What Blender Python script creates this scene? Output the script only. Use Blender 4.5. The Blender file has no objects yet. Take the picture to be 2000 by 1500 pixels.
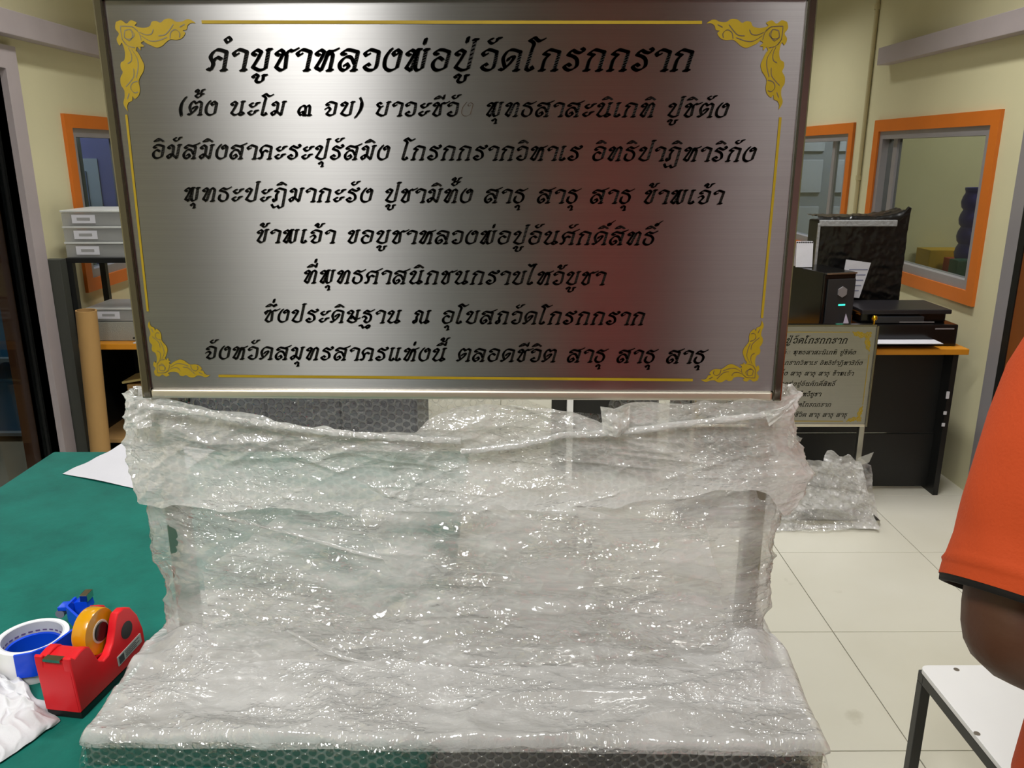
import bpy, bmesh, math, random
import numpy as np
from mathutils import Vector, Matrix
random.seed(7)
SC = bpy.context.scene
COL = SC.collection
R = math.radians

# ------------------------------------------------------------ camera
F = 1600.0
cam_d = bpy.data.cameras.new('camera')
cam = bpy.data.objects.new('camera', cam_d)
COL.objects.link(cam)
cam.location = (0, 0, 1.63)
cam.rotation_euler = (R(90 - 15.7), 0, R(-0.286))
cam_d.sensor_width = 36
cam_d.lens = F / 2000 * 36
cam_d.clip_start = 0.02
SC.camera = cam
CM = cam.rotation_euler.to_matrix()
CO = Vector(cam.location)

# ------------------------------------------------------------ world, lights, exposure
w = bpy.data.worlds.new('world'); SC.world = w; w.use_nodes = True
w.node_tree.nodes['Background'].inputs[0].default_value = (0.80, 0.86, 0.80, 1)
w.node_tree.nodes['Background'].inputs[1].default_value = 0.25
SC.view_settings.view_transform = 'Standard'
SC.view_settings.look = 'None'
SC.view_settings.gamma = 1
SC.view_settings.use_curve_mapping = False
SC.view_settings.exposure = 0.38
SC.cycles.transparent_max_bounces = 12
SC.cycles.max_bounces = 6
SC.cycles.diffuse_bounces = 3
SC.cycles.glossy_bounces = 3
SC.cycles.adaptive_threshold = .05
SC.cycles.sample_clamp_indirect = 6

def area(name, loc, sx, sy, power, col=(1, .99, .96), rot=(0, 0, 0)):
    d = bpy.data.lights.new(name, 'AREA'); d.shape = 'RECTANGLE'
    d.size = sx; d.size_y = sy; d.energy = power; d.color = col
    o = bpy.data.objects.new(name, d); o.location = loc; o.rotation_euler = rot
    COL.objects.link(o); return o
CEIL = 3.30
# ceiling tubes: x, y, size x, size y, power, spread in degrees
TUBES = [(-.84, -.75, .50, 1.3, 60, 170), (1.0, -.75, .16, 1.2, 9, 170), (0.0, 1.75, 1.3, .16, 28, 160),
         (-1.45, 3.6, .16, 1.3, 12, 102), (1.45, 3.6, .16, 1.3, 14, 102), (-1.45, 6.2, .16, 1.3, 13, 102), (1.45, 6.2, .16, 1.3, 13, 102)]
for x, y, sx, sy, p, sp in TUBES:
    area('tube_light', (x, y, CEIL - .06), sx, sy, p).data.spread = R(sp)
area('side_room_light', (3.6, 4.4, 2.7), 1.2, .3, 22, (1, .97, .86))
area('side_room_light', (3.3, 6.6, 2.7), 1.2, .3, 34, (.9, .95, 1))
area('side_room_light', (-3.5, 5.2, 2.7), 1.2, .3, 26, (.8, .88, 1))
area('side_room_light', (-3.3, 4.2, 2.7), 1.0, .3, 22, (.85, .92, 1))

# ------------------------------------------------------------ helpers
def s2l(c):
    return tuple(((v / 255) / 12.92 if v / 255 <= .04045 else ((v / 255 + .055) / 1.055) ** 2.4) for v in c)

def ray(px, py):
    return CM @ Vector(((px - 1000) / F, (750 - py) / F, -1))

def at_c(px, py, zc):            # point at camera depth zc
    return CO + ray(px, py) * zc

def at_z(px, py, z):
    d = ray(px, py); return CO + d * ((z - CO.z) / d.z)

def at_y(px, py, y):
    d = ray(px, py); return CO + d * ((y - CO.y) / d.y)

def at_x(px, py, x):
    d = ray(px, py); return CO + d * ((x - CO.x) / d.x)

def new_mat(name):
    m = bpy.data.materials.new(name); m.use_nodes = True
    nt = m.node_tree; nt.nodes.clear()
    out = nt.nodes.new('ShaderNodeOutputMaterial')
    return m, nt, out

def lk(nt, a, b): nt.links.new(a, b)

def mat(name, col, rough=.6, metal=0, var=.06, vscale=6, bump=0, bscale=60, spec=.5, coat=0, emit=None, es=1, trans=0):
    m, nt, out = new_mat(name)
    b = nt.nodes.new('ShaderNodeBsdfPrincipled')
    lk(nt, b.outputs[0], out.inputs[0])
    c = s2l(col)
    tc = nt.nodes.new('ShaderNodeTexCoord')
    n = nt.nodes.new('ShaderNodeTexNoise'); n.inputs['Scale'].default_value = vscale; n.inputs['Detail'].default_value = 4
    lk(nt, tc.outputs['Object'], n.inputs['Vector'])
    mx = nt.nodes.new('ShaderNodeMix'); mx.data_type = 'RGBA'
    mx.inputs[6].default_value = tuple(max(0, v * (1 - var * 2)) for v in c) + (1,)
    mx.inputs[7].default_value = tuple(min(1, v * (1 + var * 2)) for v in c) + (1,)
    lk(nt, n.outputs['Fac'], mx.inputs[0]); lk(nt, mx.outputs[2], b.inputs['Base Color'])
    b.inputs['Roughness'].default_value = rough
    b.inputs['Metallic'].default_value = metal
    b.inputs['Specular IOR Level'].default_value = spec
    b.inputs['Coat Weight'].default_value = coat
    b.inputs['Transmission Weight'].default_value = trans
    if emit:
        b.inputs['Emission Color'].default_value = s2l(emit) + (1,); b.inputs['Emission Strength'].default_value = es
    if bump:
        n2 = nt.nodes.new('ShaderNodeTexNoise'); n2.inputs['Scale'].default_value = bscale; n2.inputs['Detail'].default_value = 5
        lk(nt, tc.outputs['Object'], n2.inputs['Vector'])
        bp = nt.nodes.new('ShaderNodeBump'); bp.inputs['Strength'].default_value = bump; bp.inputs['Distance'].default_value = .01
        lk(nt, n2.outputs['Fac'], bp.inputs['Height']); lk(nt, bp.outputs[0], b.inputs['Normal'])
    return m

def link(name, me, m, parent=None, label=None, cat=None, group=None, kind=None):
    o = bpy.data.objects.new(name, me); COL.objects.link(o)
    if m is not None:
        ms = m if isinstance(m, (list, tuple)) else [m]
        if not me.materials:
            for q in ms: me.materials.append(q)
    if parent is not None: o.parent = parent
    tag(o, label, cat, group, kind)
    return o

def tag(o, label=None, cat=None, group=None, kind=None):
    if label: o['label'] = label
    if cat: o['category'] = cat
    if group: o['group'] = group
    if kind: o['kind'] = kind
    return o

def empty(name, loc, rz=0, label=None, cat=None, group=None, kind=None):
    o = bpy.data.objects.new(name, None); COL.objects.link(o)
    o.location = loc; o.rotation_euler = (0, 0, rz); o.empty_display_size = .05
    return tag(o, label, cat, group, kind)

class MB:
    """collects shapes in one bmesh"""
    def __init__(s): s.bm = bmesh.new()
    def box(s, x0, x1, y0, y1, z0, z1, bev=0, M=None, seg=2, mi=0):
        r = bmesh.ops.create_cube(s.bm, size=1)
        vs = r['verts']
        for v in vs:
            v.co = Vector(((x0 + x1) / 2 + v.co.x * (x1 - x0), (y0 + y1) / 2 + v.co.y * (y1 - y0), (z0 + z1) / 2 + v.co.z * (z1 - z0)))
        fs = list({f for v in vs for f in v.link_faces})
        if bev:
            es = list({e for v in vs for e in v.link_edges})
            rr = bmesh.ops.bevel(s.bm, geom=es, offset=bev, segments=seg, affect='EDGES', profile=.6)
            fs = rr['faces']; vs = list({v for f in fs for v in f.verts})
        if mi:
            for f in {f for v in vs for f in v.link_faces}: f.material_index = mi
        if M is not None:
            for v in vs: v.co = M @ v.co
        return s
    def cyl(s, a, b, r, r2=None, n=24, cap=True, mi=0):
        a, b = Vector(a), Vector(b); r2 = r if r2 is None else r2
        L = (b - a).length
        q = (b - a).to_track_quat('Z', 'Y').to_matrix().to_4x4()
        M = Matrix.Translation((a + b) / 2) @ q
        rr = bmesh.ops.create_cone(s.bm, cap_ends=cap, cap_tris=False, segments=n, radius1=r, radius2=r2, depth=L, matrix=M)
        if mi:
            for f in {f for v in rr['verts'] for f in v.link_faces}: f.material_index = mi
        return s
    def sph(s, c, r, n=20, sc=(1, 1, 1)):
        M = Matrix.Translation(c) @ Matrix.Diagonal((sc[0], sc[1], sc[2], 1))
        bmesh.ops.create_uvsphere(s.bm, u_segments=n, v_segments=n // 2, radius=r, matrix=M); return s
    def prism(s, pts, d0, d1, axis='x', M=None, bev=0):
        """pts 2-D polygon; extruded along axis from d0 to d1"""
        def co(p, d):
            if axis == 'x': return Vector((d, p[0], p[1]))
            if axis == 'y': return Vector((p[0], d, p[1]))
            return Vector((p[0], p[1], d))
        a = [s.bm.verts.new(co(p, d0)) for p in pts]
        b = [s.bm.verts.new(co(p, d1)) for p in pts]
        n = len(pts)
        fs = [s.bm.faces.new(a), s.bm.faces.new(b[::-1])]
        for i in range(n):
            fs.append(s.bm.faces.new((a[i], b[i], b[(i + 1) % n], a[(i + 1) % n])))
        bmesh.ops.recalc_face_normals(s.bm, faces=fs)
        vs = a + b
        if bev:
            es = [e for e in fs[0].edges] + [e for e in fs[1].edges]
            rr = bmesh.ops.bevel(s.bm, geom=es, offset=bev, segments=3, affect='EDGES', profile=.6)
            vs = list({v for f in rr['faces'] for v in f.verts} | {v for v in vs if v.is_valid})
        big = [f for f in fs if f.is_valid and len(f.verts) > 4]
        if big: bmesh.ops.triangulate(s.bm, faces=big)
        if M is not None:
            for v in vs: v.co = M @ v.co
        return s
    def lathe(s, prof, n=32, M=None, closed=True):
        rows = []
        for r, z in prof:
            rows.append([s.bm.verts.new((r * math.cos(2 * math.pi * i / n), r * math.sin(2 * math.pi * i / n), z)) for i in range(n)])
        k = len(prof); rng = range(k) if closed else range(k - 1)
        fs = []
        for j in rng:
            for i in range(n):
                fs.append(s.bm.faces.new((rows[j][i], rows[j][(i + 1) % n], rows[(j + 1) % k][(i + 1) % n], rows[(j + 1) % k][i])))
        bmesh.ops.recalc_face_normals(s.bm, faces=fs)
        if M is not None:
            for rw in rows:
                for v in rw: v.co = M @ v.co
        return s
    def build(s, name, m, parent=None, smooth=False, M=None, **k):
        me = bpy.data.meshes.new(name)
        if M is not None: bmesh.ops.transform(s.bm, matrix=M, verts=s.bm.verts)
        s.bm.to_mesh(me); s.bm.free()
        if smooth:
            for p in me.polygons: p.use_smooth = True
            try: me.set_sharp_from_angle(angle=R(35))
            except Exception: pass
        return link(name, me, m, parent, **k)

def copy_tree(o, parent=None):
    c = o.copy(); COL.objects.link(c)
    if parent is not None: c.parent = parent
    for ch in list(o.children):
        copy_tree(ch, c)
    return c

# vectorised smooth value noise
_rs = np.random.RandomState(3)
_LAT = _rs.rand(256, 256)
def vn(x, y, seed=0):
    x = np.asarray(x, float) + seed * 17.3; y = np.asarray(y, float) + seed * 9.7
    xi = np.floor(x).astype(int); yi = np.floor(y).astype(int)
    fx = x - xi; fy = y - yi
    fx = fx * fx * (3 - 2 * fx); fy = fy * fy * (3 - 2 * fy)
    g = lambda a, b: _LAT[a % 256, b % 256]
    return (g(xi, yi) * (1 - fx) + g(xi + 1, yi) * fx) * (1 - fy) + (g(xi, yi + 1) * (1 - fx) + g(xi + 1, yi + 1) * fx) * fy
def ridge(x, y, seed=0, p=3):
    return (1 - np.abs(2 * vn(x, y, seed) - 1)) ** p
def rot2(x, y, a):
    c, s_ = math.cos(a), math.sin(a); return x * c + y * s_, -x * s_ + y * c
def fbm(x, y, seed=0, o=4):
    t = 0; a = 1; n = 0
    for i in range(o):
        t = t + a * vn(x * 2 ** i, y * 2 ** i, seed + i); n += a; a *= .5
    return t / n
def wrinkle(u, v, seed=0):
    """u, v in metres; creased-film relief about 0..1"""
    t = np.zeros_like(u)
    for k, (ang, sx, sy, am) in enumerate([(.05, 3, 26, 1), (-.35, 5, 34, .7), (.4, 6, 38, .6), (1.2, 6, 30, .35), (-.12, 9, 80, .4), (.8, 40, 70, .22), (-.6, 45, 90, .22)]):
        a, b = rot2(u, v, ang)
        wx = vn(u * 7, v * 7, seed + 40 + k) * .5
        t = t + am * ridge(a * sx + wx, b * sy + wx, seed + k, 2.5)
    return t / 2.2

def grid_mesh(name, P, UV=None, closed_u=False, m=None, parent=None, smooth=True, **k):
    """P: (nu, nv, 3) array"""
    nu, nv = P.shape[:2]
    verts = P.reshape(-1, 3)
    faces = []
    uvs = []
    I = np.arange(nu * nv).reshape(nu, nv)
    iu = np.arange(nu if closed_u else nu - 1)
    A = I[iu][:, :-1]; B = I[(iu + 1) % nu][:, :-1]; Cc = I[(iu + 1) % nu][:, 1:]; D = I[iu][:, 1:]
    fa = np.stack([A, B, Cc, D], -1).reshape(-1, 4)
    me = bpy.data.meshes.new(name)
    me.vertices.add(len(verts)); me.vertices.foreach_set('co', verts.astype(np.float32).ravel())
    me.loops.add(fa.size); me.loops.foreach_set('vertex_index', fa.astype(np.int32).ravel())
    me.polygons.add(len(fa))
    me.polygons.foreach_set('loop_start', np.arange(0, fa.size, 4, dtype=np.int32))
    if UV is not None:
        ul = me.uv_layers.new(name='UVMap')
        uvv = UV.reshape(-1, 2)[fa.ravel()]
        ul.data.foreach_set('uv', uvv.astype(np.float32).ravel())
    me.update(calc_edges=True); me.validate()
    if smooth: me.polygons.foreach_set('use_smooth', np.ones(len(fa), bool))
    return link(name, me, m, parent, **k)

# ------------------------------------------------------------ materials
M_wall = mat('cream_wall_paint', (210, 204, 168), .65, var=.05, vscale=1.5, bump=.08, bscale=25)
M_dado = mat('grey_lower_wall', (150, 152, 138), .6)
M_ceil = mat('ceiling_paint', (146, 136, 112), .8)
M_orange = mat('orange_window_frame', (206, 110, 28), .5, var=.04)
M_alu = mat('aluminium_frame', (150, 146, 150), .42, metal=.25, var=.03)
M_conduit = mat('grey_white_trunking', (168, 158, 160), .55, var=.04)
M_pipe = mat('cream_pipe', (190, 180, 140), .5)
M_grout = mat('tile_joint', (118, 108, 90), .9)
M_black = mat('black_laminate', (16, 17, 17), .45, var=.1)
M_blackg = mat('black_gloss_plastic', (14, 14, 15), .18)
M_dark = mat('dark_grey_plastic', (44, 45, 48), .4)
M_orangetop = mat('orange_desk_edge', (205, 135, 30), .45)
M_white = mat('white_laminate', (236, 236, 238), .4, var=.01)
M_paper = mat('white_paper', (206, 206, 214), .8, var=.02, bump=.15, bscale=30)
M_steel = mat('polished_steel', (200, 196, 188), .16, metal=1, var=.05)
M_steelb = mat('dull_steel', (176, 174, 168), .33, metal=1, var=.06)
M_gold = mat('gold_ball', (230, 180, 40), .12, metal=1)
M_ornament = mat('gold_paint', (158, 132, 12), .5, var=.07, vscale=40)
M_ink = mat('black_enamel', (12, 11, 8), .45, var=0)
M_red = mat('red_plastic', (214, 22, 34), .38, var=.02)
M_blue = mat('blue_plastic', (12, 70, 214), .25)
M_amber = mat('amber_tape', (206, 146, 10), .25, var=.08, coat=.6)
M_card = mat('cardboard', (176, 138, 84), .8, var=.08, vscale=3)
M_skin = mat('brown_skin', (78, 46, 28), .5, var=.05, bump=.06, bscale=90)
M_shirt = mat('orange_knit_cloth', (180, 62, 4), .85, var=.05, bump=.12, bscale=300)
M_trim = mat('black_sleeve_trim', (14, 10, 8), .8)
M_trouser = mat('dark_trousers', (30, 30, 38), .85)
M_hair = mat('black_hair', (14, 11, 10), .5, bump=.4, bscale=200)
M_darkred = mat('dark_red_cloth', (214, 8, 18), .85)

def mat_tile():
    m, nt, out = new_mat('cream_floor_tile')
    b = nt.nodes.new('ShaderNodeBsdfPrincipled'); lk(nt, b.outputs[0], out.inputs[0])
    tc = nt.nodes.new('ShaderNodeTexCoord'); g = nt.nodes.new('ShaderNodeNewGeometry')
    n = nt.nodes.new('ShaderNodeTexNoise'); n.inputs['Scale'].default_value = 1.7; n.inputs['Detail'].default_value = 6
    lk(nt, g.outputs['Position'], n.inputs['Vector'])
    cr = nt.nodes.new('ShaderNodeValToRGB')
    cr.color_ramp.elements[0].position = .3; cr.color_ramp.elements[0].color = s2l((206, 203, 188)) + (1,)
    cr.color_ramp.elements[1].position = .7; cr.color_ramp.elements[1].color = s2l((216, 214, 202)) + (1,)
    lk(nt, n.outputs['Fac'], cr.inputs[0])
    n2 = nt.nodes.new('ShaderNodeTexNoise'); n2.inputs['Scale'].default_value = 4; n2.inputs['Detail'].default_value = 8
    lk(nt, g.outputs['Position'], n2.inputs['Vector'])
    c2 = nt.nodes.new('ShaderNodeValToRGB'); c2.color_ramp.elements[0].position = .22; c2.color_ramp.elements[1].position = .34
    c2.color_ramp.elements[0].color = (.45, .42, .34, 1)
    lk(nt, n2.outputs['Fac'], c2.inputs[0])
    mx = nt.nodes.new('ShaderNodeMix'); mx.data_type = 'RGBA'; mx.blend_type = 'MULTIPLY'; mx.inputs[0].default_value = .7
    lk(nt, cr.outputs[0], mx.inputs[6]); lk(nt, c2.outputs[0], mx.inputs[7]); lk(nt, mx.outputs[2], b.inputs['Base Color'])
    b.inputs['Roughness'].default_value = .3
    return m
M_tile = mat_tile()

def mat_green():
    m, nt, out = new_mat('green_table_cover')
    b = nt.nodes.new('ShaderNodeBsdfPrincipled'); lk(nt, b.outputs[0], out.inputs[0])
    tc = nt.nodes.new('ShaderNodeTexCoord')
    n = nt.nodes.new('ShaderNodeTexNoise'); n.inputs['Scale'].default_value = 9; n.inputs['Detail'].default_value = 8; n.inputs['Roughness'].default_value = .65
    lk(nt, tc.outputs['Object'], n.inputs['Vector'])
    cr = nt.nodes.new('ShaderNodeValToRGB')
    cr.color_ramp.elements[0].position = .3; cr.color_ramp.elements[0].color = s2l((10, 88, 78)) + (1,)
    cr.color_ramp.elements[1].position = .75; cr.color_ramp.elements[1].color = s2l((22, 114, 102)) + (1,)
    lk(nt, n.outputs['Fac'], cr.inputs[0]); lk(nt, cr.outputs[0], b.inputs['Base Color'])
    b.inputs['Roughness'].default_value = .6; b.inputs['Specular IOR Level'].default_value = .22
    n2 = nt.nodes.new('ShaderNodeTexNoise'); n2.inputs['Scale'].default_value = 250
    lk(nt, tc.outputs['Object'], n2.inputs['Vector'])
    bp = nt.nodes.new('ShaderNodeBump'); bp.inputs['Strength'].default_value = .15; bp.inputs['Distance'].default_value = .002
    lk(nt, n2.outputs['Fac'], bp.inputs['Height']); lk(nt, bp.outputs[0], b.inputs['Normal'])
    return m
M_green = mat_green()

def mat_brushed():
    m, nt, out = new_mat('brushed_steel')
    b = nt.nodes.new('ShaderNodeBsdfPrincipled'); lk(nt, b.outputs[0], out.inputs[0])
    tc = nt.nodes.new('ShaderNodeTexCoord')
    mp = nt.nodes.new('ShaderNodeMapping'); mp.inputs['Scale'].default_value = (4, 4, 900)
    lk(nt, tc.outputs['Object'], mp.inputs['Vector'])
    n = nt.nodes.new('ShaderNodeTexNoise'); n.inputs['Scale'].default_value = 1; n.inputs['Detail'].default_value = 5; n.inputs['Roughness'].default_value = .7
    lk(nt, mp.outputs[0], n.inputs['Vector'])
    cr = nt.nodes.new('ShaderNodeMapRange'); cr.inputs[3].default_value = .30; cr.inputs[4].default_value = .42
    lk(nt, n.outputs['Fac'], cr.inputs[0])
    cc = nt.nodes.new('ShaderNodeCombineColor')
    mlt = nt.nodes.new('ShaderNodeMath'); mlt.operation = 'MULTIPLY'; mlt.inputs[1].default_value = .985
    lk(nt, cr.outputs[0], cc.inputs[0]); lk(nt, cr.outputs[0], mlt.inputs[0]); lk(nt, mlt.outputs[0], cc.inputs[1]); lk(nt, mlt.outputs[0], cc.inputs[2])
    lk(nt, cc.outputs[0], b.inputs['Base Color'])
    b.inputs['Metallic'].default_value = 1
    b.inputs['Roughness'].default_value = .29
    b.inputs['Anisotropic'].default_value = .96
    vt = nt.nodes.new('ShaderNodeVectorTransform'); vt.vector_type = 'VECTOR'; vt.convert_from = 'OBJECT'; vt.convert_to = 'WORLD'
    vt.inputs[0].default_value = (0, 0, 1)
    lk(nt, vt.outputs[0], b.inputs['Tangent'])
    return m
M_brushed = mat_brushed()

def mat_film(name, op0, op1, tint=(.90, .90, .88), bubble=0, crease=.6, gloss=.22, rough=.12, bscale=90):
    """clear/milky plastic film seen in layers: transparent + white scatter + gloss, optional bubble cells"""
    m, nt, out = new_mat(name)
    N = nt.nodes.new
    uv = N('ShaderNodeUVMap')
    tr = N('ShaderNodeBsdfTransparent'); tr.inputs[0].default_value = (.97, .97, .96, 1)
    df = N('ShaderNodeBsdfDiffuse'); df.inputs[0].default_value = tint + (1,)
    tl = N('ShaderNodeBsdfTranslucent'); tl.inputs[0].default_value = tint + (1,)
    dm = N('ShaderNodeMixShader'); dm.inputs[0].default_value = .45
    lk(nt, df.outputs[0], dm.inputs[1]); lk(nt, tl.outputs[0], dm.inputs[2])
    # opacity pattern
    mp = N('ShaderNodeMapping'); mp.inputs['Scale'].default_value = (5, 14, 1); mp.inputs['Rotation'].default_value = (0, 0, .12)
    lk(nt, uv.outputs[0], mp.inputs[0])
    n1 = N('ShaderNodeTexNoise'); n1.inputs['Scale'].default_value = 1; n1.inputs['Detail'].default_value = 7; n1.inputs['Distortion'].default_value = 1.2
    lk(nt, mp.outputs[0], n1.inputs['Vector'])
    mr = N('ShaderNodeMapRange'); mr.inputs[1].default_value = .35; mr.inputs[2].default_value = .65
    mr.inputs[3].default_value = op0; mr.inputs[4].default_value = op1
    lk(nt, n1.outputs['Fac'], mr.inputs[0])
    mx = N('ShaderNodeMixShader'); lk(nt, mr.outputs[0], mx.inputs[0])
    lk(nt, tr.outputs[0], mx.inputs[1]); lk(nt, dm.outputs[0], mx.inputs[2])
    # bump: creases
    mp2 = N('ShaderNodeMapping'); mp2.inputs['Scale'].default_value = (bscale * .55, bscale, 1); mp2.inputs['Rotation'].default_value = (0, 0, -.15)
    lk(nt, uv.outputs[0], mp2.inputs[0])
    n2 = N('ShaderNodeTexNoise'); n2.inputs['Scale'].default_value = 1; n2.inputs['Detail'].default_value = 6; n2.inputs['Roughness'].default_value = .62; n2.inputs['Distortion'].default_value = 1.6
    lk(nt, mp2.outputs[0], n2.inputs['Vector'])
    sb = N('ShaderNodeMath'); sb.operation = 'SUBTRACT'; sb.inputs[1].default_value = .5; lk(nt, n2.outputs['Fac'], sb.inputs[0])
    ab = N('ShaderNodeMath'); ab.operation = 'ABSOLUTE'; lk(nt, sb.outputs[0], ab.inputs[0])
    # crumple facets
    mp4 = N('ShaderNodeMapping'); mp4.inputs['Scale'].default_value = (bscale * .5, bscale * .8, 1); mp4.inputs['Rotation'].default_value = (0, 0, .2)
    va = N('ShaderNodeVectorMath'); va.operation = 'MULTIPLY_ADD'; va.inputs[1].default_value = (.02, .02, 0)
    lk(nt, n1.outputs['Color'], va.inputs[0]); lk(nt, uv.outputs[0], va.inputs[2]); lk(nt, va.outputs[0], mp4.inputs[0])
    vc = N('ShaderNodeTexVoronoi'); vc.voronoi_dimensions = '2D'; vc.inputs['Scale'].default_value = 1
    lk(nt, mp4.outputs[0], vc.inputs['Vector'])
    ma = N('ShaderNodeMath'); ma.operation = 'MULTIPLY_ADD'; ma.inputs[1].default_value = .5
    lk(nt, vc.outputs['Distance'], ma.inputs[0]); lk(nt, ab.outputs[0], ma.inputs[2])
    vd = N('ShaderNodeTexVoronoi'); vd.voronoi_dimensions = '2D'; vd.inputs['Scale'].default_value = 3.1
    lk(nt, mp4.outputs[0], vd.inputs['Vector'])
    mb_ = N('ShaderNodeMath'); mb_.operation = 'MULTIPLY_ADD'; mb_.inputs[1].default_value = .22
    lk(nt, vd.outputs['Distance'], mb_.inputs[0]); lk(nt, ma.outputs[0], mb_.inputs[2])
    # rounded dents: every one of them catches the lamps somewhere
    sq1 = N('ShaderNodeMath'); sq1.operation = 'POWER'; sq1.inputs[1].default_value = 2; lk(nt, vc.outputs['Distance'], sq1.inputs[0])
    sq2 = N('ShaderNodeMath'); sq2.operation = 'POWER'; sq2.inputs[1].default_value = 2; lk(nt, vd.outputs['Distance'], sq2.inputs[0])
    h1 = N('ShaderNodeMath'); h1.operation = 'MULTIPLY'; h1.inputs[1].default_value = crease * 1.1 / bscale; lk(nt, sq1.outputs[0], h1.inputs[0])
    h2 = N('ShaderNodeMath'); h2.operation = 'MULTIPLY_ADD'; h2.inputs[1].default_value = crease * .30 / bscale; lk(nt, sq2.outputs[0], h2.inputs[0]); lk(nt, h1.outputs[0], h2.inputs[2])
    ng = N('ShaderNodeTexNoise'); ng.inputs['Scale'].default_value = 9; ng.inputs['Detail'].default_value = 2; lk(nt, uv.outputs[0], ng.inputs['Vector'])
    gr = N('ShaderNodeMapRange'); gr.inputs[1].default_value = .44; gr.inputs[2].default_value = .64; gr.inputs[3].default_value = .10; gr.inputs[4].default_value = 1.35; lk(nt, ng.outputs['Fac'], gr.inputs[0])
    hm = N('ShaderNodeMath'); hm.operation = 'MULTIPLY'; lk(nt, h2.outputs[0], hm.inputs[0]); lk(nt, gr.outputs[0], hm.inputs[1])
    bp = N('ShaderNodeBump'); bp.inputs['Strength'].default_value = 1; bp.inputs['Distance'].default_value = 1
    lk(nt, hm.outputs[0], bp.inputs['Height'])
    nrm = bp
    if bubble:
        mp3 = N('ShaderNodeMapping'); mp3.inputs['Scale'].default_value = (1 / .0118, 1 / .0118, 1); mp3.inputs['Rotation'].default_value = (0, 0, .5)
        wv = N('ShaderNodeVectorMath'); wv.operation = 'MULTIPLY_ADD'; wv.inputs[1].default_value = (.006, .006, 0)
        lk(nt, n1.outputs['Color'], wv.inputs[0]); lk(nt, uv.outputs[0], wv.inputs[2]); lk(nt, wv.outputs[0], mp3.inputs[0])
        ds = []
        for off in (0, .5):
            q1 = N('ShaderNodeVectorMath'); q1.operation = 'MULTIPLY_ADD'; q1.inputs[1].default_value = (1, 1 / 3 ** .5, 0); q1.inputs[2].default_value = (off, off, 0)
            q2 = N('ShaderNodeVectorMath'); q2.operation = 'FRACTION'
            q3 = N('ShaderNodeVectorMath'); q3.operation = 'SUBTRACT'; q3.inputs[1].default_value = (.5, .5, 0)
            q4 = N('ShaderNodeVectorMath'); q4.operation = 'MULTIPLY'; q4.inputs[1].default_value = (1, 3 ** .5, 0)
            q5 = N('ShaderNodeVectorMath'); q5.operation = 'LENGTH'
            lk(nt, mp3.outputs[0], q1.inputs[0]); lk(nt, q1.outputs[0], q2.inputs[0]); lk(nt, q2.outputs[0], q3.inputs[0]); lk(nt, q3.outputs[0], q4.inputs[0]); lk(nt, q4.outputs[0], q5.inputs[0])
            ds.append(q5)
        dd = N('ShaderNodeMath'); dd.operation = 'MINIMUM'; lk(nt, ds[0].outputs['Value'], dd.inputs[0]); lk(nt, ds[1].outputs['Value'], dd.inputs[1])
        r1 = N('ShaderNodeMapRange'); r1.interpolation_type = 'SMOOTHSTEP'; r1.inputs[1].default_value = .30; r1.inputs[2].default_value = .46
        r1.inputs[3].default_value = 1; r1.inputs[4].default_value = 0
        lk(nt, dd.outputs[0], r1.inputs[0])
        b2 = N('ShaderNodeBump'); b2.inputs['Strength'].default_value = bubble; b2.inputs['Distance'].default_value = .003
        lk(nt, r1.outputs[0], b2.inputs['Height']); lk(nt, bp.outputs[0], b2.inputs['Normal'])
        nrm = b2
        # the sheet is milkier between the bubbles
        r2 = N('ShaderNodeMath'); r2.operation = 'MULTIPLY_ADD'; r2.inputs[1].default_value = -.05 - .14 * bubble; r2.use_clamp = True
        lk(nt, r1.outputs[0], r2.inputs[0]); lk(nt, mr.outputs[0], r2.inputs[2]); lk(nt, r2.outputs[0], mx.inputs[0])
    soft = N('ShaderNodeBump'); soft.inputs['Strength'].default_value = crease * .7; soft.inputs['Distance'].default_value = .0035
    lk(nt, mb_.outputs[0], soft.inputs['Height'])
    for q in (df, tl): lk(nt, soft.outputs[0], q.inputs['Normal'])
    gl = N('ShaderNodeBsdfGlossy'); gl.inputs['Roughness'].default_value = rough
    lk(nt, nrm.outputs[0], gl.inputs['Normal'])
    lw = N('ShaderNodeLayerWeight'); lw.inputs[0].default_value = .5; lk(nt, nrm.outputs[0], lw.inputs['Normal'])
    fr = N('ShaderNodeMath'); fr.operation = 'POWER'; fr.inputs[1].default_value = 4; lk(nt, lw.outputs['Facing'], fr.inputs[0])
    ad = N('ShaderNodeMath'); ad.operation = 'MULTIPLY_ADD'; ad.inputs[1].default_value = .5; ad.inputs[2].default_value = gloss * .5; ad.use_clamp = True
    lk(nt, fr.outputs[0], ad.inputs[0])
    mn = N('ShaderNodeMath'); mn.operation = 'MINIMUM'; mn.inputs[1].default_value = gloss * 2.2; lk(nt, ad.outputs[0], mn.inputs[0])
    fx = N('ShaderNodeMixShader'); lk(nt, mn.outputs[0], fx.inputs[0]); lk(nt, mx.outputs[0], fx.inputs[1]); lk(nt, gl.outputs[0], fx.inputs[2])
    lk(nt, fx.outputs[0], out.inputs[0])
    return m
M_bub = mat_film('bubble_film', .58, .92, tint=(.98, .98, .985), bubble=.22, crease=.9, gloss=.30, rough=.12, bscale=105)
M_milk = mat_film('milky_film', .62, .94, tint=(.98, .98, .985), crease=.95, gloss=.30, rough=.12, bscale=82)
M_bubclear = mat_film('clear_bubble_film', .04, .22, bubble=1.0, crease=.35, gloss=.3, rough=.12, bscale=90)
M_film = mat_film('stretch_film', .18, .66, tint=(.98, .98, .985), crease=.95, gloss=.30, rough=.11, bscale=88)
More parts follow.
